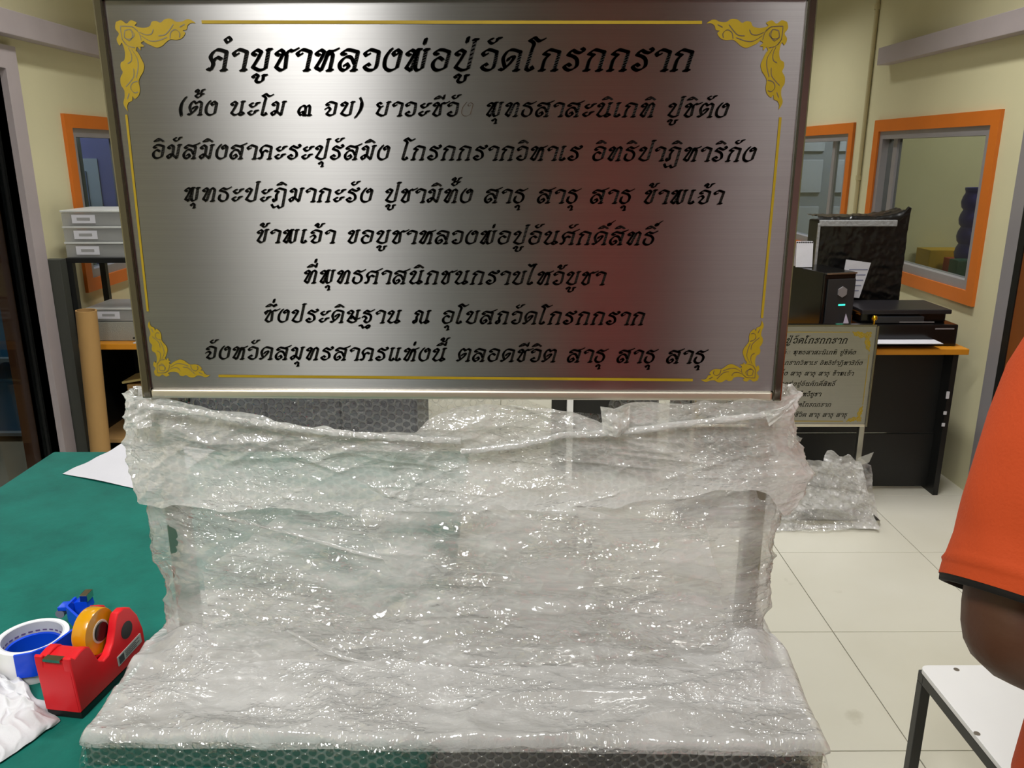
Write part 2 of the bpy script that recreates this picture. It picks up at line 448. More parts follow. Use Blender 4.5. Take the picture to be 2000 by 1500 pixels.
M_filmc = mat_film('clear_film', .03, .64, tint=(.98, .98, .985), crease=.9, gloss=.32, rough=.11, bscale=58)

def mat_glass(name='window_glass', op=.12, col=(.72, .76, .76)):
    m, nt, out = new_mat(name)
    tr = nt.nodes.new('ShaderNodeBsdfTransparent'); tr.inputs[0].default_value = (col[0], col[1], col[2], 1)
    gl = nt.nodes.new('ShaderNodeBsdfGlossy'); gl.inputs['Roughness'].default_value = .03
    lw = nt.nodes.new('ShaderNodeLayerWeight'); lw.inputs[0].default_value = .5
    pw = nt.nodes.new('ShaderNodeMath'); pw.operation = 'POWER'; pw.inputs[1].default_value = 5; lk(nt, lw.outputs['Facing'], pw.inputs[0])
    fr = nt.nodes.new('ShaderNodeMath'); fr.operation = 'MULTIPLY_ADD'; fr.inputs[1].default_value = .6; fr.inputs[2].default_value = .03; lk(nt, pw.outputs[0], fr.inputs[0])
    mx = nt.nodes.new('ShaderNodeMixShader')
    lk(nt, fr.outputs[0], mx.inputs[0]); lk(nt, tr.outputs[0], mx.inputs[1]); lk(nt, gl.outputs[0], mx.inputs[2]); lk(nt, mx.outputs[0], out.inputs[0])
    return m
M_glass = mat_glass()
M_boxclear = mat_film('frosted_plastic', .35, .5, tint=(.75, .76, .76), crease=0.02, gloss=.12, rough=.2)

# ------------------------------------------------------------ room
XL, XR, YB, YF = -2.28, 2.29, -3.2, 8.2
WT = .10
# floor: sub-slab with tiles as parts
floor = MB().box(-4.7, 4.7, YB - .1, YF + .1, -.06, -.0045).build('floor', M_grout, kind='structure')
tm = MB().box(-.2985, .2985, -.2985, .2985, -.012, 0, bev=.001, seg=1)
me = bpy.data.meshes.new('tile'); tm.bm.to_mesh(me); tm.bm.free(); me.materials.append(M_tile)
nx0, nx1 = math.ceil((XL - 1.15) / .6) - 1, math.floor((XR - 1.15) / .6)
ny0, ny1 = math.floor((-1.2 - 3.15) / .6), math.floor((YF - 3.15) / .6)
for i in range(nx0, nx1 + 1):
    for j in range(ny0, ny1 + 1):
        o = bpy.data.objects.new('tile', me); COL.objects.link(o); o.parent = floor
        o.location = (1.15 + .6 * i + .3, 3.15 + .6 * j + .3, 0)
MB().box(-4.7, 4.7, YB - .1, YF + .1, CEIL, CEIL + .08).build('ceiling', M_ceil, kind='structure')

def wall_x(name, x0, x1, holes, y0=YB, y1=YF):
    m = MB(); hs = sorted(holes); y = y0
    for (a, b, za, zb) in hs:
        m.box(x0, x1, y, a, 0, CEIL)
        if za > 0: m.box(x0, x1, a, b, 0, za)
        m.box(x0, x1, a, b, zb, CEIL)
        y = b
    m.box(x0, x1, y, y1, 0, CEIL)
    return m.build(name, M_wall, kind='structure')
W1 = (3.99, 5.28, .935, 1.80); W2 = (5.66, 6.95, .935, 1.80); W3 = (4.43, 5.72, .935, 1.80)
wall_x('wall_right', XR, XR + WT, [W1, W2])
wall_x('wall_left', XL - WT, XL, [(2.0, 3.93, 0, 2.02), W3])
MB().box(-4.7, 4.7, YF, YF + .1, 0, CEIL).build('wall_front', M_wall, kind='structure')
MB().box(-4.7, 4.7, YB - .1, YB, 0, CEIL).build('wall_back', mat('rear_wall_paint', (108, 92, 76), .7), kind='structure')
MB().box(4.6, 4.7, YB, YF, 0, CEIL).build('wall_outer_right', M_wall, kind='structure')
MB().box(-4.7, -4.6, YB, YF, 0, CEIL).build('wall_outer_left', mat('side_room_wall', (96, 104, 112), .7), kind='structure')
MB().box(-4.6, XL - WT, 5.95, 6.05, 0, CEIL).build('wall_side_room', mat('partition', (88, 98, 104), .7), kind='structure')

MB().box(XR + WT, 4.6, 5.42, 5.50, 0, CEIL).build('wall_partition', M_wall, kind='structure')
def window(n, side, W, mull):
    """orange architrave + grey aluminium sash + glass, in a wall of constant x"""
    y0, y1, z0, z1 = W
    sgn = 1 if side == 'right' else -1
    xf = XR if side == 'right' else XL           # room face
    def bx(mb, xa, xb, *a, **k):
        mb.box(min(xf + sgn * xa, xf + sgn * xb), max(xf + sgn * xa, xf + sgn * xb), *a, **k)
    m = MB(); t = .045; e = .028
    bx(m, -.018, .0, y0 - e, y1 + e, z1 - .04, z1 + e); bx(m, -.018, .0, y0 - e, y1 + e, z0 - e, z0 + .04)
    bx(m, -.018, .0, y0 - e, y0 + .04, z0 + .04, z1 - .04); bx(m, -.018, .0, y1 - .04, y1 + e, z0 + .04, z1 - .04)
    o = m.build('window_%d' % n, M_orange, kind='structure')
    m = MB(); q = .04
    bx(m, -.006, .07, y0 + q, y1 - q, z1 - q - t, z1 - q); bx(m, -.006, .07, y0 + q, y1 - q, z0 + q, z0 + q + t)
    bx(m, -.006, .07, y0 + q, y0 + q + t, z0 + q + t, z1 - q - t); bx(m, -.006, .07, y1 - q - t, y1 - q, z0 + q + t, z1 - q - t)
    m.build('window_frame', M_alu, o)
    m = MB(); bx(m, .02, .05, mull, mull + .05, z0 + q + t, z1 - q - t); m.build('mullion', M_alu, o)
    m = MB(); bx(m, .035, .039, y0 + q + t, mull, z0 + q + t, z1 - q - t); m.build('pane', M_glass, o)
    m = MB(); bx(m, .035, .039, mull + .05, y1 - q - t, z0 + q + t, z1 - q - t); m.build('pane', M_glass, o)
    return o
window(1, 'right', W1, 5.05)
window(2, 'right', W2, 6.0)
window(3, 'left', W3, 5.0)

# trunking along both walls
tr1 = MB().box(XR - .075, XR - .002, -1, 5.24, 2.14, 2.237, bev=.003).build('cable_trunking', M_conduit, label='long grey-white cable trunking fixed high on right wall', cat='trunking')
MB().box(XL + .002, XL + .075, -1, 6.2, 2.14, 2.245, bev=.003).build('cable_trunking', M_conduit, label='grey-white cable trunking above left glass door and wall', cat='trunking')
for yy in (5.02, 4.55, 4.1, 3.6):
    MB().cyl((XR - .03, yy, 2.236), (XR - .03, yy, 2.245), .012).build('screw_cover', M_dark, tr1)
m = MB().cyl((XR - .014, 5.47, 0), (XR - .014, 5.47, CEIL), .013, n=12)
pp = m.build('wall_pipe', M_pipe, smooth=True, label='thin cream vertical pipe between right wall windows', cat='pipe')
for zz in (.6, 1.48, 2.5):
    MB().cyl((XR - .014, 5.47, zz - .015), (XR - .014, 5.47, zz + .015), .018, n=12).build('pipe_clip', M_pipe, pp)

# right door: aluminium jamb + wooden leaf
m = MB(); m.box(XR - .02, XR + .0, 3.66, 3.76, 0, 2.08); m.box(XR - .03, XR, 2.7, 2.78, 0, 2.08); m.box(XR - .03, XR, 2.78, 3.66, 2.0, 2.08)
d1 = m.build('door_1', M_alu, kind='structure')
MB().box(XR - .02, XR - .002, 2.78, 3.66, .01, 2.0).build('door_leaf', mat('brown_door_wood', (120, 66, 24), .5, var=.12, vscale=3), d1)
MB().box(XR - .026, XR - .018, 3.615, 3.66, .01, 2.0).build('door_seal', M_black, d1)
# left door: sliding glass in aluminium
m = MB(); m.box(XL - WT, XL + .03, 3.93, 4.03, 0, 2.10); m.box(XL - WT, XL + .03, 1.9, 2.0, 0, 2.10); m.box(XL - WT, XL + .03, 2.0, 3.93, 2.0, 2.10)
d2 = m.build('door_2', M_conduit, kind='structure')
m = MB(); m.box(XL - .07, XL - .04, 3.912, 3.93, .02, 2.0)
m.build('door_stile', M_black, d2)
MB().box(XL - .058, XL - .052, 2.0, 3.912, .02, 2.0).build('pane', M_glass, d2)
MB().box(XL - .21, XL - .13, 3.98, 4.03, 0, 2.3).build('trim_1', mat('brown_post', (110, 62, 34), .6), kind='structure')

# rear-of-room items put in for the bands the steel plate mirrors
M_rearwhite = mat('white_rear_door', (240, 240, 238), .5)
MB().box(-1.98, -1.18, YB, YB + .04, 0, 2.2, bev=.004).build('door_3', M_rearwhite, kind='structure')
MB().box(-.95, -.30, YB + .003, YB + .4, 0, 2.2, bev=.005).build('steel_cupboard', mat('grey_green_cupboard', (70, 74, 62), .5), label='grey-green cupboard by the rear wall, seen only as reflection', cat='cupboard')
MB().box(.95, 2.2, YB + .003, YB + .06, .4, 2.3, bev=.005).build('reflection_board', mat('pale_pink_board', (232, 184, 204), .6), label='pale pink board added on the rear wall for its reflection in the plaque', cat='board')  # added board; gives the plate its pinkish mirrored area

MB().box(-.285, -.245, YB + .42, YB + .46, 0, 2.5).build('reflection_strip', M_rearwhite, kind='structure')  # added strip, mirrored in the plate as a thin bright line
# ------------------------------------------------------------ lettering pen
H = [(.20, .70), (.07, .76), (.20, .91)]
FT = lambda x: [(x - .09, .07), (x + .09, .07)]
SR = lambda x, y=.93: [(x - .08, y), (x + .08, y)]
def lift(st, dx, dy, s=1): return [[(x * s + dx, y * s + dy) for x, y in q] for q in st]
BA = H + [(.38, .83), (.38, .83), (.28, .52), (.14, .20), (.14, .20), (.40, .07), (.62, .14), (.62, .14)]
KH = H + [(.34, .83), (.34, .83), (.26, .55), (.13, .20), (.13, .20), (.32, .07), (.48, .14), (.48, .14)]
MK = [[(.25, .32), (.15, .30), (.10, .20), (.26, .09), (.42, .20), (.45, .34)], [(.43, .34), (.60, .36)]]
LO = [[(.62, .34), (.46, .60), (.26, .62), (.09, .38), (.13, .14), (.30, .07), (.42, .22), (.34, .34), (.27, .26)]]
GK = [(.30, .70), (.30, .70), (.10, .76), (.10, .76), (.26, .92), (.42, .90), (.66, .83), (.66, .83)]
EH = [(.30, .22), (.36, .12), (.24, .07), (.12, .12), (.12, .12)]
G = {
 'บ': (.82, [BA + [(.64, .92)], SR(.66)]),
 'ป': (.82, [BA + [(.66, 1.33)], SR(.68, 1.34)]),
 'ข': (.70, [KH + [(.52, .92)], SR(.54)]),
 'ช': (.74, [KH + [(.46, .70), (.46, .70), (.40, .76)], [(.44, .74), (.54, .90), (.66, .87), (.84, .97)]]),
 'ซ': (.76, [[(.14, .62), (.06, .74), (.16, .86), (.22, .76), (.22, .76), (.30, .90), (.38, .80), (.38, .80), (.26, .5), (.15, .20), (.15, .20), (.34, .07), (.50, .14), (.50, .14), (.48, .72)], [(.46, .74), (.56, .90), (.68, .87), (.86, .97)]]),
 'ค': (.82, [[(.04, .12), (.16, .08), (.16, .08), (.22, .34), (.09, .62), (.20, .86), (.36, .92), (.66, .83), (.66, .83), (.64, .08)], [(.20, .40), (.32, .60), (.50, .53)], FT(.64)]),
 'ศ': (.84, [[(.04, .12), (.16, .08), (.16, .08), (.22, .34), (.09, .62), (.20, .84), (.36, .88), (.66, .80), (.66, .80), (.64, .08)], [(.20, .40), (.32, .60), (.50, .53)], FT(.64), [(.50, .86), (.66, .94), (.86, 1.06)]]),
 'ด': (.84, [[(.22, .2), (.09, .56), (.20, .86), (.38, .92), (.68, .83), (.68, .83), (.66, .08)], [(.04, .12), (.16, .08), (.16, .08), (.38, .36), (.48, .62), (.32, .60), (.28, .48)], FT(.66)]),
 'ต': (.84, [[(.22, .2), (.09, .56), (.18, .86), (.28, .92), (.42, .79), (.42, .79), (.54, .92), (.70, .84), (.70, .84), (.68, .08)], [(.04, .12), (.16, .08), (.16, .08), (.38, .34), (.48, .58), (.32, .56), (.28, .46)], FT(.68)]),
 'า': (.64, [[(.22, .75), (.13, .69), (.06, .78), (.18, .91), (.30, .92), (.54, .83), (.54, .83), (.50, .08)], FT(.50)]),
 'ว': (.70, [[(.22, .75), (.13, .69), (.06, .78), (.18, .91), (.30, .92), (.56, .83), (.56, .83), (.55, .20), (.34, .07), (.13, .19), (.22, .33), (.30, .28)]]),
 'ร': (.72, [[(.30, .26), (.18, .33), (.09, .20), (.30, .07), (.52, .22), (.50, .48), (.36, .63), (.12, .72), (.12, .72), (.24, .90), (.42, .82), (.58, .80), (.66, .92), (.57, .98)]]),
 'อ': (.76, [[(.44, .50), (.26, .60), (.10, .40), (.15, .16), (.34, .07), (.58, .18), (.58, .18), (.62, .83), (.62, .83), (.36, .92), (.18, .90), (.09, .77), (.22, .73)]]),
 'ล': (.84, [[(.24, .73), (.10, .76), (.20, .90), (.36, .92), (.68, .83), (.68, .83), (.64, .08)], FT(.64)] + LO),
 'ส': (.86, [[(.24, .73), (.10, .76), (.20, .90), (.36, .90), (.68, .81), (.68, .81), (.64, .08)], FT(.64), [(.52, .88), (.66, .93), (.86, 1.04)]] + LO),
 'ห': (.86, [H + [(.36, .83), (.36, .83), (.26, .5), (.13, .18), (.13, .18), (.34, .06), (.34, .06), (.44, .5), (.50, .86)], [(.48, .86), (.64, .86), (.84, .96)], [(.46, .62), (.56, .74), (.68, .70), (.66, .08)], FT(.66)]),
 'ง': (.74, [[(.26, .96), (.10, .62), (.12, .22), (.34, .06), (.58, .18), (.58, .18), (.62, .82), (.62, .82), (.46, .92), (.35, .78), (.42, .70), (.50, .76)]]),
 'พ': (.94, [H + [(.36, .83), (.36, .83), (.26, .5), (.13, .18), (.13, .18), (.32, .06), (.32, .06), (.46, .90)], [(.46, .90), (.46, .22), (.56, .07), (.72, .16), (.72, .16), (.74, .92)], SR(.76), SR(.48)]),
 'ก': (.82, [[(.16, .08), (.18, .5)] + GK + [(.62, .08)], FT(.16), FT(.62)]),
 'ถ': (.84, [[(.22, .28), (.12, .26), (.09, .12), (.22, .08), (.27, .22), (.21, .5)] + GK + [(.62, .08)], FT(.62)]),
 'ฏ': (.84, [[(.06, .22), (.10, .08), (.22, .14), (.20, .5)] + GK + [(.64, -.28), (.64, -.28), (.46, -.36), (.36, -.22), (.36, -.22), (.16, -.34), (.02, -.14)]]),
 'โ': (.50, [EH + [(.18, .9), (.20, 1.18), (.02, 1.32), (.02, 1.32), (.18, 1.42), (.38, 1.28), (.56, 1.37)]]),
 'ไ': (.50, [EH + [(.20, 1.0), (.30, 1.36), (.30, 1.36), (.16, 1.42)], [(.36, 1.40), (.24, 1.42), (.12, 1.28), (-.08, 1.42)]]),
 'เ': (.44, [EH + [(.16, .92)], SR(.18)]),
 'แ': (.80, [EH + [(.16, .92)], SR(.18)] + lift([EH + [(.16, .92)], SR(.18)], .37, 0)),
 'น': (.90, [H + [(.36, .83), (.36, .83), (.26, .5), (.13, .20), (.13, .20), (.34, .07), (.62, .26)], [(.66, .92), (.62, .28), (.54, .13), (.68, .07), (.80, .16), (.68, .25)], SR(.68)]),
 'ม': (.84, [H + [(.36, .83), (.36, .83), (.34, .32), (.20, .34), (.08, .20), (.20, .08), (.34, .32), (.34, .32), (.60, .08), (.60, .08), (.66, .92)], SR(.68)]),
 'ะ': (.66, MK + lift(MK, .02, .50)),
 'ย': (.80, [[(.26, .83), (.14, .90), (.06, .76), (.24, .60), (.24, .60), (.11, .22), (.11, .22), (.38, .07), (.58, .14), (.58, .14), (.62, .92)], [(.24, .60), (.34, .66)], SR(.64)]),
 'ท': (.86, [H + [(.34, .83), (.34, .83), (.24, .5), (.13, .20), (.13, .20), (.32, .06), (.32, .06), (.46, .76), (.56, .92), (.70, .82), (.70, .82), (.66, .08)], FT(.66)]),
 'ธ': (.70, [[(.66, .98), (.44, .85), (.22, .92), (.08, .76), (.08, .76), (.40, .66), (.55, .46), (.50, .16), (.30, .06), (.10, .20), (.12, .48)]]),
 'ฐ': (.74, [[(.66, .98), (.44, .85), (.22, .92), (.10, .76), (.10, .76), (.44, .66), (.56, .48), (.52, .18), (.38, .08), (.22, .18), (.30, .40), (.14, .52), (.08, .44)], [(-.02, -.14), (.12, -.14), (.22, -.32), (.34, -.22), (.50, -.34), (.58, -.16), (.44, -.12)]]),
 'ษ': (.86, [BA + [(.64, .92)], SR(.66), [(.34, .34), (.32, .50), (.44, .46), (.58, .30), (.82, .38)]]),
 'ณ': (1.12, [[(.22, .28), (.12, .24), (.12, .10), (.24, .10), (.28, .26), (.24, .52), (.34, .68), (.34, .68), (.12, .76), (.12, .76), (.24, .92), (.38, .90), (.54, .82), (.54, .82), (.50, .20), (.50, .20), (.62, .07), (.84, .26)], [(.88, .92), (.84, .28), (.76, .13), (.90, .07), (1.0, .16), (.88, .25)], SR(.90)]),
 'จ': (.78, [[(.24, .73), (.10, .76), (.20, .90), (.36, .92), (.62, .83), (.62, .83), (.60, .16), (.60, .16), (.38, .07), (.18, .18), (.18, .18), (.34, .46), (.22, .58), (.09, .48)]]),
 '๓': (.80, [[(.20, .26), (.30, .30), (.34, .18), (.20, .09), (.07, .32), (.16, .60), (.30, .68), (.42, .56), (.42, .10)], [(.42, .54), (.54, .70), (.64, .60), (.66, .10)], FT(.44), FT(.68)]),
 '(': (.46, [[(.34, 1.20), (.16, .84), (.10, .42), (.20, .0)], [(.15, .8), (.13, .42), (.2, .06)]]),
 ')': (.46, [[(.14, 1.20), (.30, .84), (.28, .42), (.06, -.06)], [(.26, .9), (.26, .5), (.16, .14)]]),
 ' ': (.56, []),
 '\u2009': (.12, []),
}
# marks: (strokes, dx relative to end of the consonant, level)
UP = {
 '\u0e31': (lift(MK, 0, 0, .85), -.50, 1.10, .30),      # mai han-akat
 '\u0e34': ([[(.02, .06), (.22, .22), (.52, .05)], [(.04, .05), (.30, .10)]], -.60, 1.10, .26),
 '\u0e35': ([[(.02, .06), (.22, .22), (.52, .05)], [(.04, .05), (.30, .10)], [(.50, .05), (.52, .30)]], -.62, 1.10, .30),
 '\u0e36': ([[(.02, .06), (.22, .22), (.50, .05)], [(.04, .05), (.30, .10)], [(.46, .16), (.56, .22), (.60, .12), (.50, .08), (.46, .16)]], -.62, 1.10, .28),
 '\u0e4d': ([[(.02, .12), (.13, .22), (.24, .11), (.12, .0), (.02, .12)]], -.20, 1.22, 0),
 '\u0e48': ([[(.0, .02), (.02, .22)], [(.03, .0), (.05, .22)]], -.22, 1.16, 0),
 '\u0e49': ([[(.10, .12), (.02, .14), (.10, .26), (.20, .18), (.14, .04), (.30, .02), (.38, .22)], [(.36, .24), (.50, .26)]], -.46, 1.12, 0),
 '\u0e4c': ([[(.14, .12), (.06, .14), (.04, .02), (.16, .02), (.18, .14), (.34, .32)]], -.16, 1.10, 0),
}
DN = {
 '\u0e38': ([[(.12, -.24), (.05, -.20), (.14, -.11), (.26, -.17), (.26, -.17), (.25, -.40)], [(.20, -.40), (.31, -.40)]], -.42),
 '\u0e39': ([[(.10, -.24), (.03, -.20), (.12, -.11), (.24, -.17), (.24, -.17), (.17, -.38), (.30, -.44), (.42, -.36), (.42, -.16)], [(.40, -.14), (.54, -.14)]], -.56),
}
NIB = [(math.cos(R(38)) * a - math.sin(R(38)) * b, math.sin(R(38)) * a + math.cos(R(38)) * b) for a, b in ((-.070, -.030), (.070, -.030), (.070, .030), (-.070, .030))]

def catmull(pts, n=5):
    """smooth through pts; a doubled point is a sharp corner"""
    segs = []; cur = [pts[0]]
    for i in range(1, len(pts)):
        if pts[i] == pts[i - 1]:
            if len(cur) > 1: segs.append(cur)
            cur = [pts[i]]
        else: cur.append(pts[i])
    if len(cur) > 1: segs.append(cur)
    out = []
    for sg in segs:
        P = [sg[0]] + sg + [sg[-1]]
        for i in range(1, len(P) - 2):
            p0, p1, p2, p3 = P[i - 1], P[i], P[i + 1], P[i + 2]
            for k in range(n):
                t = k / n
                out.append(tuple(.5 * ((2 * p1[j]) + (-p0[j] + p2[j]) * t + (2 * p0[j] - 5 * p1[j] + 4 * p2[j] - p3[j]) * t * t + (-p0[j] + 3 * p1[j] - 3 * p2[j] + p3[j]) * t ** 3) for j in (0, 1)))
        out.append(sg[-1])
    return out

def hull(pts):
    pts = sorted(set((round(a, 6), round(b, 6)) for a, b in pts))
    def half(ps):
        h = []
        for p in ps:
            while len(h) > 1 and (h[-1][0] - h[-2][0]) * (p[1] - h[-2][1]) - (h[-1][1] - h[-2][1]) * (p[0] - h[-2][0]) <= 0: h.pop()
            h.append(p)
        return h
    a = half(pts); b = half(pts[::-1])
    return a[:-1] + b[:-1]

def pen_polys(strokes, nib, n=5):
    """broad-nib pen: convex pieces swept along every stroke"""
    out = []
    for s in strokes:
        c = catmull(s, n)
        for a, b in zip(c[:-1], c[1:]):
            if abs(a[0] - b[0]) + abs(a[1] - b[1]) < 1e-6: continue
            out.append(hull([(a[0] + q[0], a[1] + q[1]) for q in nib] + [(b[0] + q[0], b[1] + q[1]) for q in nib]))
    return out

def text_polys(txt, n=5):
    x = 0; polys = []; end = 0; lvl = 0; tall = False
    txt = txt.replace('\u0e33', '\u0e4d\u0e32')
    for ch in txt:
        if ch in UP:
            st, dx, h, adv = UP[ch]
            ex = -.14 if tall else 0
            if ch in '\u0e48\u0e49\u0e4c': hh = h + lvl + (.06 if tall else 0)
            else: hh = h; 
            polys += pen_polys(lift(st, end + dx + ex, hh, 1), [(a * .82, b * .82) for a, b in NIB], n)
            if adv: lvl = adv
        elif ch in DN:
            st, dx = DN[ch]
            polys += pen_polys(lift(st, end + dx, 0), [(a * .8, b * .8) for a, b in NIB], n)
        else:
            adv, st = G[ch]
            polys += pen_polys(lift(st, x, 0), NIB, n)
            x += adv + (.05 if st else 0); lvl = 0
            end = x - .15; tall = ch == 'ป'
    return polys, x

LINES = [
 ('คำบูชาหลวงพ่อปู่\u2009วัดโกรกกราก', 403, 140, 1358, 141, 46),
 ('(ตั้ง นะโม ๓ จบ) ยาวะชีวัง พุทธสาสะนิเกทิ ปูชิตัง', 347, 226, 1425, 231, 30),
 ('อิมัสมิงสาคะระปุรัสมิง โกรกกรากวิหาเร อิทธิปาฏิหาริกัง', 295, 311, 1478, 317, 30),
 ('พุทธะปะฏิมากะรัง ปูชามิทั้ง สาธุ สาธุ สาธุ ข้าพเจ้า', 357, 394, 1415, 400, 29),
 ('ข้าพเจ้า ขอบูชาหลวงพ่อปูอันศักดิ์สิทธิ์', 498, 475, 1282, 480, 28),
 ('ที่พุทธศาสนิกชนกราบไหว้บูชา', 590, 554, 1185, 558, 28),
 ('ซึ่งประดิษฐาน ณ อุโบสถวัดโกรกกราก', 513, 630, 1262, 636, 27),
 ('จังหวัดสมุทรสาครแห่งนี้ ตลอดชีวิต สาธุ สาธุ สาธุ', 398, 702, 1380, 711, 27),
]

# ------------------------------------------------------------ the sign on its stand
ROOT = Vector((-.066, 1.010, .900)); RZ = R(-1.2)
root_m = Matrix.Translation(ROOT) @ Matrix.Rotation(RZ, 4, 'Z')
root_i = root_m.inverted()
BH = .036            # height of the base board
YP = -.014           # local y of the plate's face
def plq(px, py, yl=YP):
    """pixel of the photo -> local (x, z) on the sign's plane local y = yl"""
    o = root_i @ CO; d = (root_i.to_3x3() @ ray(px, py)); t = (yl - o.y) / d.y
    p = o + d * t; return p.x, p.z
sign = empty('sign_stand', ROOT, RZ, 'large brushed steel plaque with black Thai lettering on a wrapped stand on the work table', 'sign')
(xa, z1), (xb, _) = plq(182, 2), plq(1596, 2)
(xc, z0), (xd, _) = plq(283, 776), plq(1524, 780)
PX0, PX1 = (xa + xc) / 2, (xb + xd) / 2
PZ0, PZ1 = z0, z1 + .004
fw = .011
MB().box(PX0 + fw, PX1 - fw, YP, .006, PZ0 + .012, PZ1 - .004).build('sign_plate', M_brushed, sign)
m = MB()
m.box(PX0, PX0 + fw, YP - .005, .014, PZ0, PZ1, bev=.002); m.box(PX1 - fw, PX1, YP - .005, .014, PZ0, PZ1, bev=.002)
MB().box(PX0 + fw, PX1 - fw, YP - .005, .014, PZ0, PZ0 + .012, bev=.004, seg=4).build('bottom_trim', mat('frame_steel_lit', (226, 220, 206), .42, metal=1), sign, smooth=True, label='satin steel bottom trim with reflected light in its colour')  # lighter steel: the bright reflection it catches is put into its colour
m.box(PX0 + fw, PX1 - fw, YP - .005, .014, PZ1 - .004, PZ1 + .006, bev=.002)
m.build('sign_frame', mat('frame_steel_shaded', (128, 124, 114), .2, metal=1), sign)  # darker steel: the dark room it mirrors is put into its colour
for s_ in (PX0 + .014, PX1 - .014):
    MB().box(s_ - .0125, s_ + .0125, -.0, .025, BH, PZ0 + .06, bev=.002).build('post', M_steelb, sign)
    c = (s_, .010, PZ1 + .004)
    q = MB().cyl((s_, .01, PZ1 + .004), (s_, .01, PZ1 + .02), .004); q.sph((s_, .01, PZ1 + .030), .0125)
    q.build('finial_ball', M_gold, sign, smooth=True, label='gold ball on the corner')
MB().box(-.452, .452, -.168, .165, 0, BH, bev=.003).build('base_board', M_steelb, sign)
for (px, py) in ((1570, 122), (1517, 690), (262, 660), (615, 768), (903, 768), (1030, 770)):
    x, z = plq(px, py)
    MB().cyl((x, YP - .0012, z), (x, YP, z), .0013, n=10).build('rivet', M_ink, sign)

def flat_from_polys(name, polys, fn, m, parent, y, **k):
    vs = []; fs = []
    for p in polys:
        i0 = len(vs)
        for q in p:
            x, z = fn(q); vs.append((x, y, z))
        fs.append(list(range(i0, i0 + len(p))))
    me = bpy.data.meshes.new(name); me.from_pydata(vs, [], fs); me.update()
    return link(name, me, m, parent, **k)

SH = .24
GHOST = None
for i, (t, xa, ya, xb, yb, xh) in enumerate(LINES):
    polys, wd = text_polys(t, 5 if i else 8)
    (ax, az), (bx, bz) = plq(xa, ya), plq(xb, yb)
    mid = (ya + yb) / 2
    zz = plq((xa + xb) / 2, mid - xh)[1] - plq((xa + xb) / 2, mid)[1]
    sy = zz * 1.02; L = bx - ax; sx = (L - SH * sy) / (wd - .10)
    def fn(q, ax=ax, az=az, bx=bx, bz=bz, sx=sx, sy=sy, L=L):
        x = ax + q[0] * sx + q[1] * sy * SH
        return x, az + (bz - az) * (x - ax) / L + (q[1] - .0) * sy
    if i == 1:
        # one letter of line two has lost its enamel: only an outline is left
        pre, wpre = text_polys(t[:t.index('พุทธสา') - 2], 5)
        g_, _ = text_polys('ง', 5)
        gi = len(text_polys(t[:t.index('พุทธสา') - 2], 5)[0]); gn = len(g_)
        ghost = polys[gi:gi + gn]; polys = polys[:gi] + polys[gi + gn:]
        thin = pen_polys([[(x + wpre, y) for x, y in G['ง'][1][0]]], [(a * .25, b * .25) for a, b in NIB], 5)
        flat_from_polys('worn_letter', thin, fn, mat('worn_enamel', (70, 52, 36), .5), sign, YP - .0006, label='letter whose black enamel has worn away')
    flat_from_polys('lettering', polys, fn, M_ink, sign, YP - .0007)

# gold border lines
def bar(p, q, wpx):
    (x0, z0_), (x1, z1_) = plq(*p), plq(*q)
    d = Vector((x1 - x0, 0, z1_ - z0_)); n = Vector((-d.z, 0, d.x)).normalized() * wpx
    me = bpy.data.meshes.new('border_line')
    a = Vector((x0, YP - .0006, z0_)); b = Vector((x1, YP - .0006, z1_))
    me.from_pydata([a - n, b - n, b + n, a + n], [], [(0, 1, 2, 3)]); me.update()
    link('border_line', me, M_ornament, sign)
bar((394, 43), (1371, 44), .0017); bar((427, 734), (1353, 742), .0017)
bar((247, 224), (289, 608), .0014); bar((1524, 229), (1488, 621), .0015)
ARM = [(0, 0), (.07, -.02), (.13, .02), (.19, -.02), (.26, .01), (.23, .045), (.33, .07), (.42, .05), (.45, 0), (.51, -.01), (.56, .01), (.62, -.03), (.70, -.035), (.76, .0), (.84, -.005), (.90, -.03), (.95, -.02), (1.0, .015), (.95, .012), (.90, .04), (.88, .09), (.83, .10), (.86, .13), (.81, .19), (.74, .21), (.66, .205), (.60, .24), (.55, .28), (.48, .30), (.41, .275), (.34, .24), (.29, .19), (.275, .24), (.27, .33), (.23, .29), (.20, .34), (.15, .28), (.05, .2)]
GROOVE = [[(.10, .10), (.17, .09), (.19, .16), (.14, .22), (.08, .18)], [(.05, .05), (.12, .05), (.20, .06), (.26, .10)], [(.05, .2), (.12, .28), (.2, .30)], [(.28, .12), (.36, .15), (.43, .14), (.46, .09)], [(.30, .16), (.40, .22), (.50, .22), (.62, .18)], [(.52, .16), (.60, .15), (.66, .10), (.72, .03)], [(.66, .19), (.68, .12), (.74, .09), (.79, .13), (.78, .18)], [(.80, .06), (.86, .03)]]
